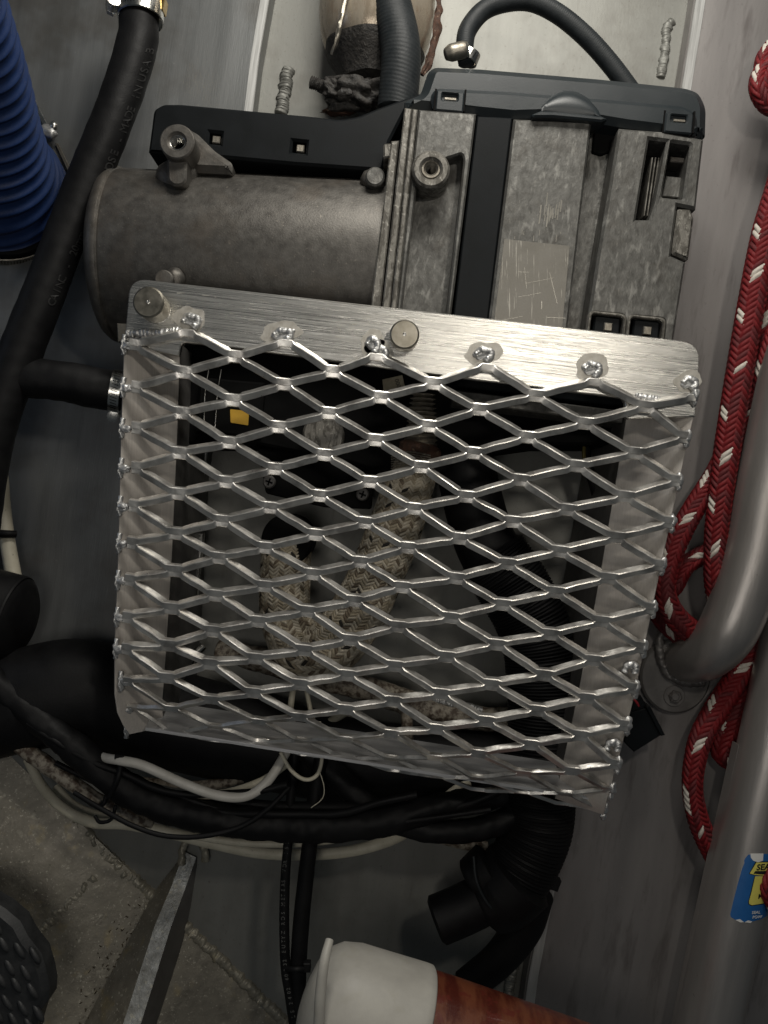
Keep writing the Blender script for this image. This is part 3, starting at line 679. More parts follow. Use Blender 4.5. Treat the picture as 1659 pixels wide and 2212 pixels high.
# small loom right inside guard
wl = thing('sensor_lead', 1280, 1050, -300, 'black sensor plug with olive lead behind the upper right mesh', 'wiring')
prism('plug', [(1244, 930), (1322, 936), (1318, 962), (1300, 966), (1262, 962), (1242, 958)], -270, -310, M_plas, wl, 3)
tube('lead', [(1268, 960, -290, 8), (1270, 1000, -290, 10), (1286, 1060, -300, 11), (1306, 1130, -310, 10), (1318, 1220, -320, 9), (1316, 1330, -330, 9)], M_rub, wl, 12, 6)
tube('wire', [(1262, 960, -284, 4), (1262, 990, -280, 4), (1272, 1020, -284, 4)], M_yelw, wl, 8, 4)
def clamp(name, c, axis, r, width, label, group='hose clamps', m=M_steel, slots=True, screw=None, sang=0, slot_a=(0, 6.28), parent=None):
    """worm drive clamp: band with slots, screw housing, screw"""
    t = thing(name, 0, 0, 0, label, 'hose clamp', group); t.location = c
    n = 72; ax_ = axis.normalized(); u = (TOCAM - ax_ * TOCAM.dot(ax_)).normalized(); v = ax_.cross(u)
    V = []; F_ = []; rows_ = (-.5, -.46, -.25, .25, .46, .5)
    for q in rows_:
        for i in range(n):
            a = 2 * math.pi * i / n; rr = r + (1.2 if abs(q) < .48 else -1.5); V.append(c + ax_ * (q * width * S) + (u * math.cos(a) + v * math.sin(a)) * (rr * S))
    for k in range(5):
        for i in range(n): F_.append((k * n + i, k * n + (i + 1) % n, (k + 1) * n + (i + 1) % n, (k + 1) * n + i))
    link('band', V, F_, m, t)
    V = []; F_ = []
    if slots:
        a = slot_a[0]; st_ = 7.5 / r
        while a < slot_a[1]:
            b = len(V)
            for (dq, da) in ((-.30, -.1), (-.26, .12), (.26, .42), (.30, .25)):
                aa = a + da * st_; V.append(c + ax_ * (dq * width * S) + (u * math.cos(aa) + v * math.sin(aa)) * ((r + 1.7) * S))
            F_.append((b, b + 1, b + 2, b + 3)); a += st_
        o_ = link('slots', V, F_, M_dark, t, False); o_['kind'] = 'stuff'
    if screw is not None:
        d = (u * math.cos(sang) + v * math.sin(sang)); p = c + d * ((r + screw * .7) * S); tt = ax_.cross(d)
        lathe('screw_housing', p - tt * (screw * 1.1 * S), tt, [(0, screw * .7), (1, screw), (screw * 1.7, screw), (screw * 1.8, screw * .8)], m, t, 20)
        lathe('screw', p + tt * (screw * .7 * S), tt, [(0, screw * .55), (screw * .3, screw * .9), (screw * 1.0, screw * .9), (screw * 1.15, screw * .75)], m, t, 6)
    return t
clamp('hose_clamp', W(1036, 934, -270), W(1036, 960, -270) - W(1036, 920, -270), 28, 44, 'shiny slotted clamp on the intake seen through the mesh', slot_a=(-1, 1.2))
tube('spigot', [(1034, 880, -275, 26), (1037, 990, -270, 26)], M_rub, H, 20)
# ================================================================ MESH GUARD
G = thing('mesh_guard', 880, 1180, 0, 'welded aluminium guard box with diamond expanded mesh front under the heater', 'guard')
plate = rnd([(281, 600), (880, 668), (1514, 740), (1502, 900), (1352, 905), (1350, 860), (960, 812), (540, 756), (392, 738), (386, 770), (268, 745)], [38, 0, 44, 0, 8, 14, 0, 0, 16, 0, 0], 8)
pf = prism('mounting_plate', plate, 0, -16, M_brush, G, 2.2)
def wall_side(name, fr_, inward, m):
    """panel going straight back to the bulkhead from a front edge; inward = thickness direction"""
    V = []; F_ = []; n = len(fr_)
    for (x, y, zf) in fr_:
        p = W(x, y, 0)                           # outer face keeps its own x and height
        for dx in (0, inward):
            V.append(Vector((p.x + dx * S, -zf * S, p.z))); V.append(Vector((p.x + dx * S, 452 * S, p.z)))
    for i in range(n - 1):
        a = i * 4; b = a + 4
        F_ += [(a, b, b + 1, a + 1), (a + 2, b + 2, b + 3, a + 3), (a, b, b + 2, a + 2), (a + 1, b + 1, b + 3, a + 3)]
    F_ += [(0, 1, 3, 2), (4 * n - 4, 4 * n - 3, 4 * n - 1, 4 * n - 2)]
    return link(name, V, F_, m, G, True, sharp=30)
def splay(fr_, bk_, sgn):
    """panel splayed inwards from the mesh edge, then turned straight back to the bulkhead"""
    V = []; F_ = []; n = len(fr_); T = Vector((-sgn * 3 * S, 5 * S, 0))
    for a, b in zip(fr_, bk_):
        A = W(*a); B = W(*b); V += [A, B, A + T, B + T]
    for i in range(n - 1):
        a = i * 4; b = a + 4; F_ += [(a, b, b + 1, a + 1), (a + 2, b + 2, b + 3, a + 3), (a, b, b + 2, a + 2), (a + 1, b + 1, b + 3, a + 3)]
    F_ += [(0, 1, 3, 2), (4 * n - 4, 4 * n - 3, 4 * n - 1, 4 * n - 2)]
    link('side_panel', V, F_, M_side, G, True, sharp=30)
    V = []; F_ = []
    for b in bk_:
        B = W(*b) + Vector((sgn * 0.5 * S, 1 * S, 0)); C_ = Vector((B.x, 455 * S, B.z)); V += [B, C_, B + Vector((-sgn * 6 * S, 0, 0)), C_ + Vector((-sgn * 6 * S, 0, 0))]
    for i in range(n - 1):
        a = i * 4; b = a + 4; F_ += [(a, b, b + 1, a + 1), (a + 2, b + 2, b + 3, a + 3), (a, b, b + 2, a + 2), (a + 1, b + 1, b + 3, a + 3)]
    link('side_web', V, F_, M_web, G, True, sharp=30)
splay([(270, 722, -4), (262, 950, -2), (256, 1200, -2), (248, 1400, -4), (248, 1500, -6), (254, 1540, -22), (266, 1566, -40), (280, 1586, -60)],
      [(389, 742, -100), (382, 950, -100), (371, 1200, -100), (360, 1380, -100), (353, 1480, -100), (350, 1520, -100), (352, 1550, -100), (356, 1570, -100)], 1)
splay([(1505, 868, -4), (1478, 985, -2), (1425, 1230, -2), (1370, 1500, -4), (1330, 1660, -5), (1312, 1722, -14), (1306, 1748, -40), (1303, 1760, -60)],
      [(1357, 880, -100), (1340, 985, -100), (1299, 1230, -100), (1249, 1500, -100), (1218, 1640, -100), (1205, 1700, -100), (1201, 1715, -100), (1199, 1725, -100)], -1)
# foot flange and the strip closing the bottom
def wq(x, y, z):  # position from picture coordinates at the plate, then depth straight back
    p = W(x, y, 0); return Vector((p.x, -z * S, p.z))
def slab(name, a, b, z0, z1, t, m, n=14, rise=0):
    V = []; F_ = []
    for i in range(n + 1):
        q = i / n; x = a[0] + (b[0] - a[0]) * q; y = a[1] + (b[1] - a[1]) * q
        for zz in (z0, (z0 + z1) / 2, z1):
            e = Vector((0, 0, rise * S * (z0 - zz) / (z0 - z1))); V.append(wq(x, y, zz) + e); V.append(wq(x, y, zz) + e + Vector((0, 0, -t * S)))
    for i in range(n):
        a_ = i * 6; b_ = a_ + 6
        for k in (0, 2): F_ += [(a_ + k, b_ + k, b_ + k + 2, a_ + k + 2), (a_ + k + 1, b_ + k + 1, b_ + k + 3, a_ + k + 3)]
        F_ += [(a_, b_, b_ + 1, a_ + 1), (a_ + 4, b_ + 4, b_ + 5, a_ + 5)]
    F_ += [(0, 1, 3, 2), (2, 3, 5, 4)]
    return link(name, V, F_, m, G, True, sharp=30)
slab('bottom_strip', (300, 1584), (1285, 1738), -50, -165, 7, M_bot, 14, 34)
slab('foot_flange', (300, 1600), (900, 1690), -400, -450, 7, M_side)
# measured lattice of bonds: even columns hold rows 0,1,2..., odd columns sit half a row lower
LAT = {
 -1: [(287, 744), (291, 836), (291, 924), (291, 1010), (285, 1092), (281, 1172), (277, 1252), (272, 1332), (270, 1400), (272, 1470), (280, 1528), (292, 1572)],
 0: [(405, 714), (399, 804), (395, 892), (391, 978), (387, 1066), (381, 1152), (379, 1232), (371, 1313), (365, 1393), (362, 1463), (371, 1529), (379, 1583)],
 1: [(509, 770), (505, 864), (497, 956), (489, 1040), (481, 1124), (475, 1204), (467, 1285), (461, 1362), (455, 1433), (457, 1510), (465, 1569), (470, 1600)],
 2: [(617, 736), (615, 830), (603, 922), (595, 1012), (585, 1096), (574, 1182), (573, 1265), (559, 1341), (553, 1421), (549, 1495), (559, 1557), (567, 1602)],
 3: [(719, 802), (711, 892), (701, 982), (691, 1070), (683, 1154), (677, 1239), (665, 1319), (659, 1403), (651, 1477), (647, 1547), (653, 1600), (660, 1630)],
 4: [(813, 766), (823, 858), (811, 950), (799, 1040), (789, 1128), (779, 1213), (767, 1297), (757, 1381), (751, 1457), (747, 1531), (745, 1595), (752, 1638)],
 5: [(937, 828), (927, 920), (909, 1008), (895, 1098), (881, 1182), (869, 1267), (861, 1352), (854, 1437), (850, 1513), (845, 1583), (846, 1638), (850, 1664)],
 6: [(1053, 788), (1035, 884), (1023, 978), (1007, 1072), (993, 1162), (986, 1248), (975, 1333), (965, 1417), (953, 1497), (943, 1573), (939, 1635), (942, 1678)],
 7: [(1157, 854), (1139, 944), (1123, 1036), (1107, 1126), (1096, 1217), (1085, 1305), (1073, 1391), (1062, 1477), (1050, 1556), (1033, 1626), (1030, 1680), (1034, 1706)],
 8: [(1283, 820), (1263, 914), (1245, 1006), (1225, 1100), (1209, 1190), (1200, 1278), (1189, 1369), (1175, 1457), (1161, 1533), (1147, 1607), (1131, 1669), (1128, 1712)],
 9: [(1393, 878), (1371, 978), (1349, 1072), (1331, 1160), (1313, 1248), (1300, 1341), (1281, 1425), (1267, 1507), (1254, 1587), (1236, 1664), (1221, 1714), (1215, 1736)],
 10: [(1499, 854), (1481, 944), (1464, 1038), (1449, 1128), (1428, 1220), (1409, 1313), (1388, 1397), (1371, 1485), (1353, 1565), (1332, 1649), (1318, 1705), (1302, 1748)]}
def zrow(c, r):
    rr = r + (.5 if c % 2 else 0)
    z = 12 if rr < 8.6 else 12 - 14 * (rr - 8.6) ** 2
    return z
NODE = {}
for c, L_ in LAT.items():
    for r, (x, y) in enumerate(L_): NODE[(c, r)] = W(x, y, zrow(c, r))
MV = []; MF = []
prof2 = []; A_ = math.radians(0); w2, t2 = 8.3, 7.6
for (n_, z_) in ((w2 - 1.6, t2), (-w2 + 1.6, t2), (-w2, t2 - 1.6), (-w2, -t2 + 1.2), (-w2 + 1.2, -t2), (w2 - 1.2, -t2), (w2, -t2 + 1.2), (w2, t2 - 1.6)):
    prof2.append((n_, z_))
def strand(nodes, tilt):
    """bar through (pos, half-bond flat) with in-plane normal 'up'"""
    n = len(nodes); base = len(MV)
    for i, (p, jit, sc_) in enumerate(nodes):
        a = nodes[max(0, i - 1)][0]; b = nodes[min(n - 1, i + 1)][0]; T = (b - a).normalized()
        Nn = face_n(p); U = Nn.cross(T); U.normalize()
        if U.z < 0 and abs(U.z) > .2: U = -U
        ca, sa = math.cos(A_ + jit), math.sin(A_ + jit)
        for (q, z_) in prof2:
            qq = (q * ca - z_ * sa) * sc_; zz = (q * sa + z_ * ca) * sc_
            MV.append(p + U * (qq * S) + Nn * (zz * S))
    k = len(prof2)
    for i in range(n - 1):
        for j in range(k):
            a = base + i * k + j; b = base + i * k + (j + 1) % k; MF.append((a, b, b + k, a + k))
    MF.append(tuple(base + j for j in range(k))); MF.append(tuple(base + (n - 1) * k + j for j in range(k)))
def face_n(p):
    # outward normal of the guard skin: forward on the front, turning down at the fold
    d = p.y / S   # depth behind the plate
    if d < -8: return Vector((0, -1, 0))
    t = min(1, (d + 8) / 90.0); a = t * math.radians(62)
    return Vector((0, -math.cos(a), -math.sin(a)))
def updir(p):
    n_ = face_n(p); return Vector((0, n_.z, -n_.y)) * 1.0   # perpendicular, pointing up or forward
OFF = 5.5
def zig(seq):
    """seq of (node position, +1 peak / -1 trough): straight legs twist open, bonds lie flat"""
    out = []; pts = []
    for (p, s, c, r) in seq:
        nrm = face_n(p); up = Vector((1, 0, 0)).cross(nrm); up = up if up.z > 0 else -up
        rr = r + (.5 if c % 2 else 0); k_ = 1 - .42 * min(1, max(0, (rr - 8.7) / 1.6))
        pts.append((p + up * (OFF * k_ * S * (-s)) - nrm * ((3.2 if s > 0 else 0) * S), s, k_))
    for i, (p, s, k_) in enumerate(pts):
        tb_ = math.radians(3 if s > 0 else 13); hw = random.uniform(10.5, 12.5)
        out.append((p + Vector((-hw * S, 0, 1.2 * S)), tb_, k_)) if i else out.append((p + Vector((-5 * S, 0, 1.2 * S)), tb_, k_)); out.append((p + Vector(((hw if i < len(pts) - 1 else 3) * S, 0, -1.2 * S)), tb_, k_))
        if i < len(pts) - 1:
            n_ = pts[i + 1][0] + Vector((-11.5 * S, 0, 1.0 * S)); o_ = p + Vector((hw * S, 0, -1.2 * S))
            for t in (.1, .36, .64, .9):
                e = Vector((0, random.uniform(-.4, .4), random.uniform(-.6, .6))) * S
                out.append((o_.lerp(n_, t) + e, math.radians(34) + random.uniform(-.07, .07), k_ + (pts[i + 1][2] - k_) * t))
    strand(out, 0)
for k in range(0, 23):
    seq = []
    for c in range(-1, 11):
        even = (c % 2 == 0)
        # strand k: even strands peak at even columns row k/2, trough at odd columns row k/2
        if k % 2 == 0:
            r = k // 2; s = 1 if even else -1; rr = r
            if not even: rr = r
        else:
            r = k // 2; s = -1 if even else 1; rr = r + 1 if even else r
        # the left edge column (-1) is an odd column whose list starts half a row higher
        if c == -1: rr_ = rr
        else: rr_ = rr
        key = (c, rr_)
        if c == -1:
            # left edge: measured ends sit on half rows; strand pairs meet there
            key = (c, rr)
        if key in NODE: seq.append((NODE[key], s, c, rr_))
    if len(seq) > 2: zig(seq)
mesh = link('expanded_mesh', MV, MF, M_mesh, G, True, sharp=28)
# weld blobs along the top, left and right edges
for i, (x, y, rx, ry, a) in enumerate(((414, 692, 24, 15, 10), (612, 722, 27, 14, -12), (806, 742, 17, 18, 0), (822, 760, 20, 14, 30), (1046, 764, 25, 15, -8), (1280, 796, 23, 17, 0), (1490, 826, 20, 13, -20))):
    halo('heat_halo', x - 3, y - 2, 0, rx * 1.55, ry * 1.75, M_soot, G, i, a)
    blob('weld', x, y, 2, rx * .95, ry * .9, 7, M_weld, G, .14, i * 3, 4, 1.5, a)
    bead('weld_ripple', [(x - rx * .7, y + ry * .1, 3), (x - rx * .2, y - ry * .5, 5), (x + rx * .45, y - ry * .3, 6), (x + rx * .5, y + ry * .5, 7), (x + 4, y + ry * 1.15, 8)], 8.5, M_weld, G, 7, .22)
bead('weld_seam', [(274, 722, 2), (310, 720, 3), (350, 720, 3), (392, 716, 3)], 9, M_weld, G, 9, .5)
bead('weld_seam', [(1372, 856, 2), (1400, 862, 3), (1440, 870, 2)], 9, M_weld, G, 8, .5)
for r, (x, y) in enumerate(LAT[-1]):
    z = zrow(-1, r) - 4
    bead('edge_weld', [(270 - 2.2 * r if r < 9 else 256 + (r - 8) * 6, y - 20, z - 4), (266 - 2.2 * r if r < 9 else 254 + (r - 8) * 6, y, z), (268 - 2.2 * r if r < 9 else 256 + (r - 8) * 6, y + 22, z - 4)], 5, M_weld, G, 8, .5, crust=.6)
    blob('weld', 276 - 2.2 * r if r < 9 else 264 + (r - 8) * 7, y + 3, z + 1, 13, 9, 7, M_weld, G, .25, r, 3)
for r, (x, y) in enumerate(LAT[10]):
    z = zrow(10, r); dx = 0
    blob('weld', x + 4, y - 3, z - 1, 9, 14, 8, M_weld, G, .18, r + 20, 3); blob('weld', x + 1, y + 14, z - 5, 7, 10, 6, M_weld, G, .2, r + 60, 3)
for (x, y) in ((1362, 1445), (1324, 1612)):
    bead('edge_weld', [(x - 14, y + 6, 4), (x - 6, y - 8, 6), (x + 8, y - 8, 5), (x + 10, y + 8, 4)], 8, M_weld, G, 9)
V = []; Fc = []; rs = random.Random(21)
for i in range(46):
    x = rs.uniform(360, 1470); q = rs.uniform(14, 84); y = 600 + (x - 281) * .1136 + q; l = rs.uniform(4, 20); w = rs.uniform(.4, 1.1); a = rs.gauss(.11, .12) if rs.random() < .6 else rs.uniform(0, 3.1); b = len(V)
    if y > 716 + (x - 400) * .122 - 4: continue
    for (p, r_) in ((-l / 2, -w), (l / 2, -w * .4), (l / 2, w * .4), (-l / 2, w)): V.append(W(x + p * math.cos(a) - r_ * math.sin(a), y + p * math.sin(a) + r_ * math.cos(a), .4 + i * .012))
    Fc.append((b, b + 1, b + 2, b + 3))
o = link('scuffs', V, Fc, M_scuff, G, False); o['kind'] = 'stuff'
# thumb screws through the plate
def thumb(x, y, h, r, seed):
    sc_ = disc('thumb_screw', x, y, h, 6, r, M_knurl, G, 3.5, None, rmod=lambda t, a: 1 + (.022 * (1 if int(a * 60 / 6.2832 * 2) % 2 else 0) if 6 < t < h - 12 else (-.03 if t <= 6 else 0)), n=240)
    p = W(x, y, h)
    lathe('screw_centre', p + Vector((0, -0.1 * S, 0)), TOCAM, [(0, 4), (.5, 4), (.9, 2.6), (.2, .6)], M_steel, sc_, 20)
    disc('washer', CX + (x - CX) * (D - h) / D, CY + (y - CY) * (D - h) / D, 6, 0, r * .86, M_steel, G, 1)
thumb(320, 652, 62, 34, 1); thumb(874, 722, 44, 32, 2)
# ================================================================ LEFT: blue hose and heater hose
bh = thing('blue_hose', 20, 300, -300, 'blue corrugated rubber hose bending into the bulkhead at the left edge', 'hose')
bp = [(-165, -300, 420, 96), (-120, -80, 260, 100), (-80, 60, 110, 104), (-56, 180, -30, 114), (-40, 290, -160, 124), (-20, 372, -270, 134), (2, 412, -350, 142)]
def bmod(s, a):
    c = .5 + .5 * math.cos(2 * math.pi * s / 37.0); return 8.0 * (c ** 2.2) - 4
bhose = tube('corrugated_tube', bp, M_blue, bh, 72, 2.2, bmod)
tube('cuff', [(2, 412, -350, 138), (12, 436, -425, 138)], M_rub, bh, 72, 6)
ca = W(12, 436, -425) - W(0, 408, -350)
clamp('hose_clamp', W(8, 426, -392), ca, 175, 34, 'wide dull clamp ring round the end of the blue hose', m=M_dsteel, slot_a=(-2.2, 2.2))
lc = thing('clamp_bolt', 105, 285, -380, 'shiny bolt and nut of the blue hose clamp beside the black hose', 'bolt')
blob('nut', 104, 285, -370, 19, 15, 14, M_weld, lc, .18, 2, 3, 1.8, 25); blob('nut', 116, 272, -366, 9, 12, 10, M_steel, lc, .1, 3, 2); prism('strap', [(62, 200), (68, 200), (104, 272), (96, 276)], -385, -390, M_steel, lc, 1)
prism('strap', [(118, 308), (126, 310), (156, 372), (150, 378)], -390, -396, M_dsteel, lc, 1)
hh = thing('heater_hose', 150, 500, -150, 'long black rubber heater hose with embossed lettering running down the left', 'hose')
hp = [(300, 30, -185, 41), (297, 90, -175, 43), (268, 190, -165, 43), (226, 300, -155, 43), (180, 410, -150, 43), (134, 530, -145, 43), (92, 640, -140, 44), (45, 760, -140, 45), (5, 870, -140, 46), (-25, 980, -145, 46), (-50, 1150, -150, 46), (-60, 1300, -150, 46)]
hbody = tube('hose_body', hp, M_rub, hh, 40, 6, wob=1.2)
bo = tube('branch', [(-10, 815, -145, 42), (80, 818, -150, 43), (150, 826, -155, 43), (205, 838, -165, 45), (262, 846, -180, 43)], M_rub, hh, 36, 6, wob=2)
tree = bvh([hbody])
def along(pts, text, size, start, side, adv, flip=False):
    """set letters one by one along the hose"""
    F_ = frames(spline([(*p[:2], 0, 1) for p in pts], 4)); s = start
    for ch_ in text:
        if ch_ != ' ':
            k = min(range(len(F_)), key=lambda i: abs(F_[i][5] - s)); p = F_[k][0] / S; T = F_[k][1]
            x, y = CX + p.x, CY - p.z; ang = math.degrees(math.atan2(-T.z, T.x)) + (180 if flip else 0)
            V, F2 = text2d(ch_, x + side * abs(T.z), y + side * T.x * 1.0, size, ang, 0, 'CENTER')
            yield V, F2
        s += adv
V_all = []; F_all = []
for V, F2 in along([(336, 108), (318, 170), (286, 260), (257, 335), (230, 410), (204, 480)], 'B ASU NI EDAM - ESOH RETAEH', 25, 4, -4, 14.6, True):
    b = len(V_all); V_all += V; F_all += [tuple(b + i for i in f) for f in F2]
for V, F2 in along([(186, 510), (162, 565), (140, 615), (118, 665)], 'mm02 - CNIAC', 24, 0, -4, 14.5, True):
    b = len(V_all); V_all += V; F_all += [tuple(b + i for i in f) for f in F2]
lay('lettering', V_all, F_all, tree, M_text, hh, 1.3, 1.6)
clamp('hose_clamp', W(305, 26, -183), W(297, 90, -175) - W(303, 10, -185), 52, 44, 'bright slotted clamp at the top end of the black heater hose', screw=17, sang=-2.0 + math.pi, slot_a=(-.75, .75))
ft = thing('brass_fitting', 320, -20, -185, 'brass fitting at the top edge above the heater hose clamp', 'fitting')
tube('barb', [(312, -60, -188, 40), (306, 0, -185, 40)], M_brass, ft, 24); prism('key', sq(348, 6, 6, 14, 10), -170, -200, M_brass, ft, 2)
clamp('hose_clamp', W(252, 845, -178), W(262, 846, -180) - W(150, 826, -155), 49, 26, 'clamp on the short hose branch beside the guard left edge', screw=14, sang=1.9, slot_a=(-1, 1.2))
# ================================================================ TOP: silencer, hoses
mu = thing('exhaust_silencer', 815, 60, -400, 'steaked stainless exhaust silencer with soot and rust behind the top hose', 'silencer')
mu['label'] = 'streaked stainless exhaust silencer with soot and rust behind the thick top hose'
p0, p1 = W(826, -160, -320), W(806, 160, -320)
lathe('canister', p0, p1 - p0, [(0, 140), (150, 146), (240, 146), (290, 138), (330, 122), (350, 100)], M_can, mu, 64)
lathe('sooty_end', p0, p1 - p0, [(325, 127), (338, 122), (360, 106), (384, 88), (405, 78), (408, 40)], M_char, mu, 64, lambda t, a: 1 + .02 * math.sin(7 * a))
tube('seam_weld', [(752, -20, -190, 4), (738, 40, -184, 4.5), (726, 90, -190, 4), (716, 118, -205, 3)], M_dsteel, mu, 10, 3, wob=4)
tube('rusty_edge', [(950, -30, -290, 6), (944, 60, -290, 8), (928, 130, -300, 7), (912, 162, -300, 5)], M_rust, mu, 12, 4, wob=7)
cc = thing('charred_clamp', 760, 200, -280, 'black charred pipe clamp crusted with soot under the silencer', 'clamp')
blob('crust', 775, 200, -270, 66, 30, 40, M_char, cc, .35, 1, 4, 2.6, 8); blob('crust', 726, 196, -262, 34, 22, 26, M_char, cc, .4, 5, 4, 2.6, 20)
tube('clamp_bolt', [(672, 178, -262, 14), (700, 186, -262, 13), (740, 194, -262, 13)], M_char, cc, 14, 1.6, ribs(5, 3)); blob('crust', 740, 226, -280, 34, 14, 24, M_char, cc, .4, 8, 3)
blob('rust_scale', 730, 243, -300, 30, 7, 14, M_rust, cc, .4, 3, 3, 2.5, 4)
th = tube('coolant_hose', [(826, -80, -215, 43), (843, 0, -210, 43), (862, 80, -205, 43), (866, 140, -205, 43), (858, 235, -215, 43)], M_rubber_grey, None, 48, 2.2,
          lambda s, a: .35 * math.cos(2 * math.pi * (s / 9.0 + a / 6.283 * 6)))
tag(th, 'thick black ribbed coolant hose in front of the silencer', 'hose')
fh = tube('fuel_hose', [(1008, 138, -170, 18), (1004, 100, -170, 19), (1012, 62, -172, 20), (1046, 22, -178, 20), (1096, 4, -186, 20), (1150, 4, -192, 20), (1208, 32, -196, 20), (1268, 82, -200, 20), (1320, 140, -204, 20), (1365, 200, -208, 20)], M_rubber_grey, None, 28, 1.8,
          lambda s, a: .5 * math.cos(2 * math.pi * (s / 5.0)) * math.cos(4 * a))
tag(fh, 'thin black braided fuel hose arching over the heater cover', 'hose')
sc2 = clamp('hose_clamp', W(1012, 124, -170), W(1006, 132, -170) - W(1024, 88, -170), 24, 26, 'small worm clamp where the thin arched hose enters the heater', slot_a=(-.6, 1.2))
tube('screw_housing', [(962, 118, -140, 12), (975, 114, -140, 18), (1000, 108, -140, 18), (1008, 106, -140, 15)], M_dsteel, sc2, 20, 3)
lathe('screw', W(1004, 108, -140), W(1020, 104, -136) - W(1004, 108, -140), [(0, 15), (8, 17), (10, 12), (7, 9)], M_steel, sc2, 24)
# ================================================================ RIGHT: bracket tube, pipe, ropes
tb = thing('tube_bracket', 1460, 1450, -425, 'bent aluminium tube bracket welded to a bolted round base at the right', 'bracket')
bpl = [(1460 + 76 * math.cos(t * math.pi / 18), 1462 + 80 * math.sin(t * math.pi / 18)) for t in range(36)]
prism('base_plate', bpl, -380, -399, M_base, tb, 5)
disc('washer', 1457, 1504, -376, -381, 23, M_base, tb, 1.5)
lathe('bolt', W(1457, 1504, -377), TOCAM, [(0, 17), (11, 17), (14, 13)], M_base, tb, 6, sharp=20); lathe('bolt_end', W(1457, 1504, -368), TOCAM, [(0, 11), (8, 10.5), (10, 8)], M_base, tb, 20)
tube('bent_tube', [(1478, 1424, -385, 46), (1492, 1424, -340, 49), (1530, 1410, -290, 55), (1572, 1360, -255, 61), (1608, 1272, -245, 63), (1636, 1170, -240, 62), (1652, 1070, -238, 62), (1674, 960, -235, 62), (1708, 800, -230, 62), (1760, 600, -225, 62)], M_tube, tb, 48, 8)
bead('weld_seam', [(1430, 1362, -372), (1424, 1390, -370), (1428, 1424, -370), (1444, 1456, -370), (1478, 1474, -370), (1520, 1474, -372)], 9, M_base, tb, 16, .3, crust=.35)
gp_ = thing('grey_pipe', 1600, 1900, -300, 'straight aluminium pipe with a blue and yellow sticker at the lower right', 'pipe')
pp = [(1500, 2340, -255, 66), (1530, 2212, -255, 66), (1575, 2010, -255, 66), (1618, 1820, -258, 66), (1662, 1620, -262, 66), (1705, 1420, -270, 66), (1780, 1080, -280, 66)]
pipe = tube('pipe_body', pp, M_tube, gp_, 56, 10)
prism('flange_edge', [(1596, 1610), (1602, 1612), (1544, 1880), (1500, 2080), (1462, 2260), (1456, 2258), (1492, 2080), (1536, 1880)], -262, -300, M_tube, gp_, 1.5)
pt = bvh([pipe])
def dec(name, poly, m, off, par=gp_, tree_=None, st_=5):
    V, F2 = grid2d(poly, st_); return lay(name, V, F2, tree_ or pt, m, par, off, .5)
stx = lambda cx, cy: (1526 + .105 * cx, 1791.6 + .105 * cy)
dec('sticker', [stx(*p) for p in ((800, 590), (860, 520), (960, 508), (1280, 505), (1400, 510), (1400, 1700), (1100, 1850), (940, 1895), (780, 1905), (600, 1862), (500, 1800), (490, 1740), (560, 1450), (640, 1140), (730, 820), (780, 690), (776, 640))], M_sblue, .5)
dec('sticker_tear', [stx(*p) for p in ((905, 495), (1170, 495), (1160, 640), (1060, 675), (960, 640), (915, 580))], M_swht, .9)
dec('sticker_tear', [stx(*p) for p in ((600, 1862), (690, 1845), (770, 1905), (700, 1912))], M_swht, .9)
dec('sticker_tear', [stx(*p) for p in ((790, 1905), (860, 1870), (940, 1893), (900, 1925))], M_swht, .9)
dec('sticker_print', [stx(*p) for p in ((1010, 660), (1420, 655), (1420, 955), (1150, 962), (1000, 945), (872, 915))], M_sblk, .8)
dec('sticker_print', [stx(*p) for p in ((1025, 680), (1420, 675), (1420, 935), (1150, 945), (1010, 935), (892, 905))], M_syel, 1.1)
dec('sticker_print', [stx(*p) for p in ((1000, 855), (1420, 845), (1420, 912), (1150, 922), (965, 908))], M_sblk, 1.4)
dec('sticker_print', [stx(*p) for p in ((985, 962), (1420, 962), (1420, 1480), (1130, 1540), (920, 1572), (862, 1540), (855, 1490), (905, 1300))], M_sblk, .8)
dec('sticker_print', [stx(*p) for p in ((1000, 962), (1420, 962), (1420, 1460), (1120, 1525), (930, 1555), (878, 1530), (872, 1480), (925, 1290))], M_syel, 1.1)
for body, x, y, sz, m, bold in (('SEA', 1020, 835, 17.5, M_sblk, .03), ('A', 1110, 1268, 8, M_sblk, .02), ('M', 1050, 1415, 13, M_sblk, .03), ('SEAL', 925, 1735, 8.5, M_swht, .01), ('POW', 935, 1830, 8.5, M_swht, .01)):
    X, Y = stx(x, y); V, F2 = text2d(body, X, Y, sz, -4, .25, bold=bold); lay('sticker_print', V, F2, pt, m, gp_, 1.7, .4)
M_red2 = mat('rope_red_worn', (.115, .006, .009), (.085, .005, .007), 9, rough=.7, bump=1.5, bsize=3)
MR = [M_red, M_ropew, M_red2]
def rope_pick(ph, per=15):
    def f(row, c):
        k = (row + ph + (c // 2) * 4 + (7 if c % 2 else 0) + int(3 * noise.noise(Vector((row * .13, ph, 0))))) % per
        return 2 if (k in (0, 1) and c % 4 in (0, 1)) else (3 if random.random() < .35 else 1)
    return f
def rope(name, pts, ph, lab, parent=None, ncol=8, pitch=15):
    o = braid(name, pts, ncol, pitch, MR, rope_pick(ph), parent, core=M_redc, hgt=4.6, slen=1.28, wid=.86, tilt=1.15)
    if parent is None: tag(o, lab, 'rope', 'red and white braided ropes')
    return o
rope('rope', [(1720, 240, -250, 27), (1690, 380, -250, 27), (1652, 510, -250, 27), (1619, 680, -250, 27), (1591, 845, -250, 27), (1568, 990, -255, 26), (1553, 1100, -260, 24), (1545, 1190, -265, 22), (1546, 1270, -275, 21), (1560, 1340, -330, 20)], 3,
     'long straight red and white rope running down the right edge', ncol=8)
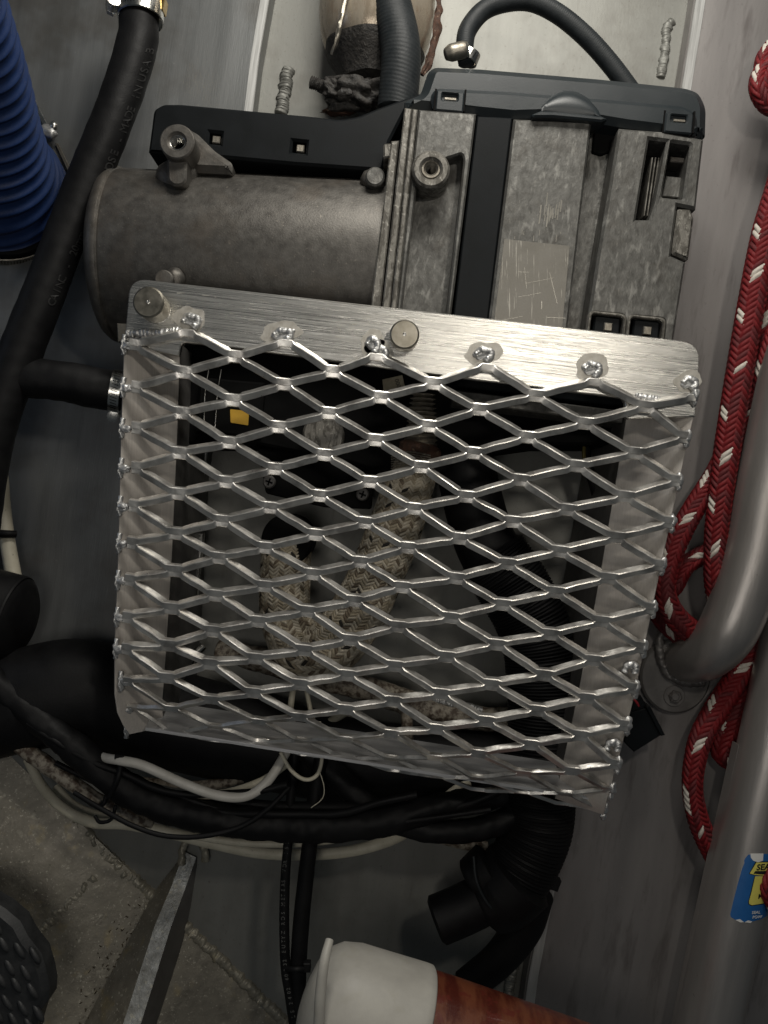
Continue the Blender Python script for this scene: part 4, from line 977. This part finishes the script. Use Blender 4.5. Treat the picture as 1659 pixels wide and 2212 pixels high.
rope('rope', [(1740, 430, -300, 25), (1690, 570, -300, 25), (1655, 700, -300, 24), (1626, 850, -300, 24), (1602, 990, -300, 23), (1590, 1090, -300, 22), (1590, 1180, -330, 22)], 9, 'red rope partly hidden behind the long straight rope')
rope('rope', [(1740, 560, -240, 22), (1690, 690, -240, 23), (1662, 770, -250, 23), (1640, 860, -290, 22)], 5, 'short red rope end showing above the bent tube at the right edge')
rope('rope', [(1575, 960, -310, 20), (1545, 1025, -305, 21), (1502, 1094, -300, 22), (1466, 1160, -290, 23), (1443, 1222, -280, 22), (1436, 1280, -275, 22), (1454, 1326, -285, 24), (1490, 1362, -310, 25), (1530, 1388, -340, 24)], 1,
     'looped red rope curling beside the guard right edge')
rope('rope', [(1540, 1190, -330, 18), (1508, 1204, -330, 19), (1478, 1226, -325, 18), (1455, 1268, -335, 18), (1420, 1300, -340, 18), (1430, 1340, -350, 18), (1480, 1385, -360, 18)], 12, 'short dark rope strand crossing inside the rope loop')
rope('rope', [(1650, 1330, -350, 22), (1622, 1410, -345, 24), (1588, 1472, -335, 25), (1546, 1536, -320, 25), (1514, 1595, -310, 23), (1499, 1655, -305, 21), (1496, 1705, -305, 20), (1504, 1755, -310, 21), (1522, 1806, -320, 22), (1560, 1880, -340, 22)], 6,
     'red rope hanging below the bracket and passing behind the grey pipe', ncol=8)
rope('rope', [(1636, 1400, -362, 24), (1606, 1490, -358, 25), (1580, 1560, -358, 26), (1560, 1620, -362, 24), (1590, 1640, -368, 22), (1620, 1600, -372, 20)], 10, 'dark red rope bight behind the hanging rope below the bracket')
kn = thing('rope_knot', 1650, 180, -250, 'small red and white rope knot at the upper right edge', 'rope', 'red and white braided ropes')
rope('turn', [(1690, 130, -250, 20), (1650, 155, -245, 20), (1640, 190, -240, 20), (1660, 225, -250, 20), (1700, 235, -255, 20)], 4, None, kn)
rope('turn', [(1672, 100, -262, 19), (1652, 130, -262, 19), (1650, 170, -262, 18)], 8, None, kn)
rope('rope', [(1700, 1860, -190, 20), (1672, 1890, -185, 20), (1662, 1925, -185, 20), (1690, 1975, -190, 20)], 0, 'tip of a red and white rope over the blue sticker at the right edge')
# ================================================================ LOWER LEFT: hoses and cables
o = tube('drain_elbow', [(-130, 1290, -230, 90), (-30, 1318, -235, 92), (28, 1335, -240, 94), (40, 1338, -240, 88)], M_rub, None, 40, 6); tag(o, 'end of a fat black hose at the left edge below the white cable', 'hose')
o = tube('bilge_hose', [(-100, 1560, -240, 100), (60, 1510, -250, 112), (180, 1492, -270, 110), (320, 1540, -330, 105), (520, 1590, -360, 100), (740, 1640, -380, 90), (930, 1650, -390, 80), (1120, 1640, -400, 60)], M_rub, None, 40, 8)
tag(o, 'fat matt black bilge hose curving behind the lower edge of the guard', 'hose')
o = tube('wiring_loom', [(-60, 1430, -150, 26), (20, 1500, -150, 28), (110, 1575, -150, 31), (190, 1640, -150, 33), (290, 1714, -155, 35), (420, 1760, -160, 34), (560, 1780, -165, 33), (720, 1785, -170, 34), (850, 1770, -180, 32), (960, 1740, -200, 28), (1090, 1715, -230, 26)], M_rub, None, 28, 6, wob=4)
tag(o, 'thick black sheathed wiring loom sweeping under the guard', 'cable loom')
loom = o
o = tube('black_cable', [(640, 1600, -240, 26), (730, 1680, -230, 26), (810, 1750, -215, 26), (900, 1788, -200, 26), (990, 1796, -200, 25), (1080, 1776, -220, 25), (1190, 1700, -270, 24)], M_rub, None, 24, 6, wob=3); tag(o, 'black cable dipping under the guard to the intake hose', 'cable')
o = tube('black_cable', [(420, 1715, -200, 12), (560, 1740, -200, 12), (740, 1745, -200, 13), (900, 1742, -205, 12)], M_rub, None, 14, 6); tag(o, 'straight black cable lying above the thick loom', 'cable')
o = tube('stained_cable', [(-50, 1548, -200, 17), (20, 1592, -195, 18), (90, 1645, -190, 18), (150, 1688, -188, 17), (210, 1728, -186, 15), (270, 1756, -190, 13), (330, 1780, -200, 11)], M_rcable, None, 20, 4, wob=2.5); tag(o, 'rust stained cream cable at the lower left', 'cable')
o = tube('white_cable', [(150, 1612, -215, 8), (190, 1626, -185, 9), (232, 1638, -135, 10), (262, 1643, -115, 10.5), (310, 1654, -112, 10.5), (400, 1694, -115, 10.5), (470, 1718, -120, 10.5), (530, 1720, -125, 10.5), (575, 1691, -135, 10.5), (612, 1636, -160, 10), (640, 1580, -220, 11)], M_white, None, 22, 4); tag(o, 'bright white cable curving in front of the black loom', 'cable')
o = tube('cream_cable', [(60, 1640, -340, 10), (92, 1700, -320, 11), (140, 1748, -300, 11.5), (200, 1776, -290, 12), (270, 1780, -285, 12), (350, 1795, -290, 12), (460, 1822, -295, 12), (560, 1842, -300, 12), (660, 1846, -300, 12), (760, 1838, -295, 12), (850, 1812, -285, 12), (905, 1776, -270, 12), (960, 1728, -280, 12), (1010, 1690, -320, 12)], M_cream, None, 20, 5); tag(o, 'long cream cable sagging below the black loom', 'cable')
rs = random.Random(5)
for k, (x0, y0, x1, y1, sag, r, lab) in enumerate(((60, 1560, 620, 1700, 70, 7, 'thin black cable lying on top of the loom at the left'), (250, 1690, 900, 1716, 60, 8, 'thin black cable above the straight black cable'),
        (380, 1720, 1060, 1745, 55, 6, 'thin black wire crossing under the cord loop'), (120, 1650, 700, 1780, 40, 6, 'thin black wire wound round the loom'), (560, 1800, 1100, 1700, 40, 9, 'black cable climbing to the right behind the loom'))):
    pts = []
    for i in range(9):
        t = i / 8; pts.append((x0 + (x1 - x0) * t, y0 + (y1 - y0) * t + sag * math.sin(math.pi * t) + rs.uniform(-5, 5), -128 - 14 * k + rs.uniform(-6, 6), r))
    o = tube('black_cable', pts, M_rub, None, 14, 5, wob=.8); tag(o, lab, 'cable')
for pts, lab in (([(240, 1668, -180, 8), (300, 1690, -178, 9), (380, 1712, -178, 9), (470, 1716, -180, 9), (560, 1690, -185, 9), (620, 1650, -200, 8)], 'dull white cable just below the bright white one'),
                 ([(420, 1806, -250, 8), (520, 1820, -250, 8), (640, 1822, -250, 8), (760, 1808, -250, 8), (850, 1786, -250, 8)], 'off white cable close under the loom')):
    o = tube('cream_cable', pts, M_cream, None, 16, 5); tag(o, lab, 'cable')
o = tube('cream_cable', [(120, 1700, -360, 9), (165, 1742, -345, 9), (230, 1764, -335, 9), (300, 1768, -330, 9)], M_cream, None, 16, 5); tag(o, 'short inner cream cable beside the rusty cable', 'cable')
o = tube('stained_cable', [(300, 1690, -300, 12), (420, 1700, -290, 13), (520, 1680, -290, 12), (620, 1640, -300, 12)], M_rcable, None, 16, 5); tag(o, 'brown stained cable in shade behind the white cable', 'cable')
o = tube('stained_cable', [(875, 1500, -340, 12), (880, 1600, -330, 13), (872, 1700, -320, 13), (866, 1780, -320, 13)], M_rcable, None, 16, 5); tag(o, 'stained upright cable behind the lower edge of the mesh', 'cable')
o = tube('stained_cable', [(850, 1778, -330, 13), (920, 1800, -330, 14), (990, 1818, -330, 14), (1050, 1832, -335, 14)], M_rcable, None, 16, 5); tag(o, 'dirty cream cable end pointing at the black tee', 'cable')
o = tube('thin_cable', [(160, 1712, -125, 5), (220, 1748, -112, 5.5), (290, 1785, -105, 5.5), (360, 1806, -105, 5.5), (440, 1806, -110, 5.5), (520, 1786, -118, 5.5), (580, 1746, -125, 5.5), (625, 1700, -140, 5)], M_rub, None, 12, 4); tag(o, 'thin black wire drooping in front of the loom', 'wire')
o = tube('string', [(606, 1625, -150, 4), (630, 1665, -148, 4.4), (660, 1684, -146, 4.4), (686, 1672, -148, 4.4), (696, 1630, -155, 4), (690, 1560, -200, 4)], M_cream, None, 10, 3); tag(o, 'thin cream cord loop hanging below the mesh', 'cord')
o = tube('loose_thread', [(690, 1665, -148, 1), (700, 1700, -146, 1), (696, 1725, -146, 1), (672, 1745, -146, 1)], M_cream, None, 6, 3); tag(o, 'loose thread hanging from the cream cord', 'thread')
for pts, lab in (([(640, 1450, -340, 7), (628, 1540, -300, 7), (650, 1600, -300, 6)], 'pale cord hanging inside the mesh from the exhaust bend'), ([(660, 1480, -330, 5), (675, 1550, -320, 5), (700, 1610, -320, 5)], 'second thinner pale cord inside the mesh'), ([(760, 1530, -360, 9), (700, 1570, -340, 9), (660, 1620, -330, 9)], 'grey cable slanting behind the mesh bottom')):
    o = tube('string', pts, M_cream, None, 10, 4); tag(o, lab, 'cord')
# left edge: white cable with ties
o = tube('printed_cable', [(-15, 940, -330, 12), (2, 1020, -330, 14), (8, 1100, -328, 15), (18, 1180, -326, 16), (32, 1260, -326, 17)], M_cream, None, 20, 5); tag(o, 'dirty white printed cable at the left edge beside the heater hose', 'cable')
wct = bvh([o]); V, F2 = text2d('D 1108', 3, 1150, 11, 265); lay('cable_print', V, F2, wct, M_sblk, o, .5, .4)
zt = thing('cable_tie', 10, 1155, -315, 'black cable tie round the dirty white cable at the left edge', 'cable tie', 'cable ties')
tube('strap', [(-14, 1152, -310, 8), (12, 1153, -303, 8), (34, 1154, -318, 8)], M_rub, zt, 12, 4)
# vertical cables
va = tube('printed_cable', [(640, 1600, -210, 10), (630, 1700, -200, 10), (622, 1820, -195, 10), (616, 1900, -192, 10.5), (614, 2000, -190, 11), (617, 2090, -188, 11), (626, 2150, -186, 11), (642, 2260, -186, 11)], M_rub, None, 20, 6); tag(va, 'slim black printed cable hanging down beside the white handle', 'cable')
vb = tube('black_cable', [(700, 1600, -220, 17), (684, 1700, -210, 17), (672, 1800, -205, 17), (660, 1900, -202, 17.5), (650, 2000, -200, 18), (644, 2100, -198, 18), (640, 2260, -198, 18)], M_rub, None, 24, 6); tag(vb, 'thicker glossy black cable hanging right of the printed cable', 'cable')
vt = bvh([va]); V_all = []; F_all = []
for V, F2 in along([(633, 2200), (622, 2140), (612, 2060), (610, 1980), (611, 1900), (619, 1820)], 'LE 2402 60332 EUTYZ RDS METERS VDR 152', 11, 4, 5, 10.2):
    b = len(V_all); V_all += V; F_all += [tuple(b + i for i in f) for f in F2]
lay('cable_print', V_all, F_all, vt, M_print, va, .5, .4)
for k, (x, y, w) in enumerate(((640, 1782, 48), (640, 2092, 32), (268, 1690, 0), (205, 1732, 0))):
    lab = ('black cable tie where the hanging cables cross the loom', 'black cable tie around the two hanging cables near the bottom', 'black cable tie round the loom below the guard corner', 'curled black cable tie holding the rusty cable')[k]
    t = thing('cable_tie', x, y, -150, lab, 'cable tie', 'cable ties')
    if w:
        tube('strap', [(x - w * .7, y, -180, 5), (x, y + 2, -164, 6), (x + w * .7, y, -180, 5)], M_rub, t, 10, 4); prism('tie_head', rnd(sq(x + w * .7, y, 8, 10, 0), 2), -170, -190, M_rub, t, 2)
    elif k == 2:
        tube('strap', [(262, 1640, -125, 5), (255, 1680, -104, 6), (236, 1722, -120, 5)], M_rub, t, 10, 4); prism('tie_head', rnd(sq(256, 1640, 10, 9, 10), 2), -108, -130, M_rub, t, 2)
    else:
        tube('strap', [(236, 1700, -150, 5), (222, 1738, -140, 5), (200, 1738, -150, 5), (186, 1728, -170, 4)], M_rub, t, 10, 4); tube('tail', [(250, 1740, -140, 4), (240, 1770, -135, 4), (216, 1776, -135, 4), (205, 1762, -140, 4)], M_rub, t, 10, 3)
# ================================================================ HANDLE at the bottom
hd = thing('tool_handle', 800, 2180, 20, 'grey white plastic and varnished wood tool handle at the bottom edge', 'handle')
p0, p1 = W(655, 2152, 0), W(1300, 2396, 0); ax = (p1 - p0); LN = ax.length / S
lathe('grip', p0, ax, [(0, 1), (2, 40), (10, 80), (26, 110), (50, 128), (90, 138), (160, 142), (240, 147), (252, 147), (256, 143), (257, 100)], M_pwhite, hd, 72, sharp=60)
lathe('wooden_shaft', p0, ax, [(240, 138), (300, 141), (LN, 150), (LN + 60, 150)], M_wood, hd, 72)
tube('grip_ridge', [(712, 2030, 110, 9), (700, 2080, 138, 11), (692, 2150, 145, 12), (688, 2240, 140, 12)], M_pwhite, hd, 16, 5)
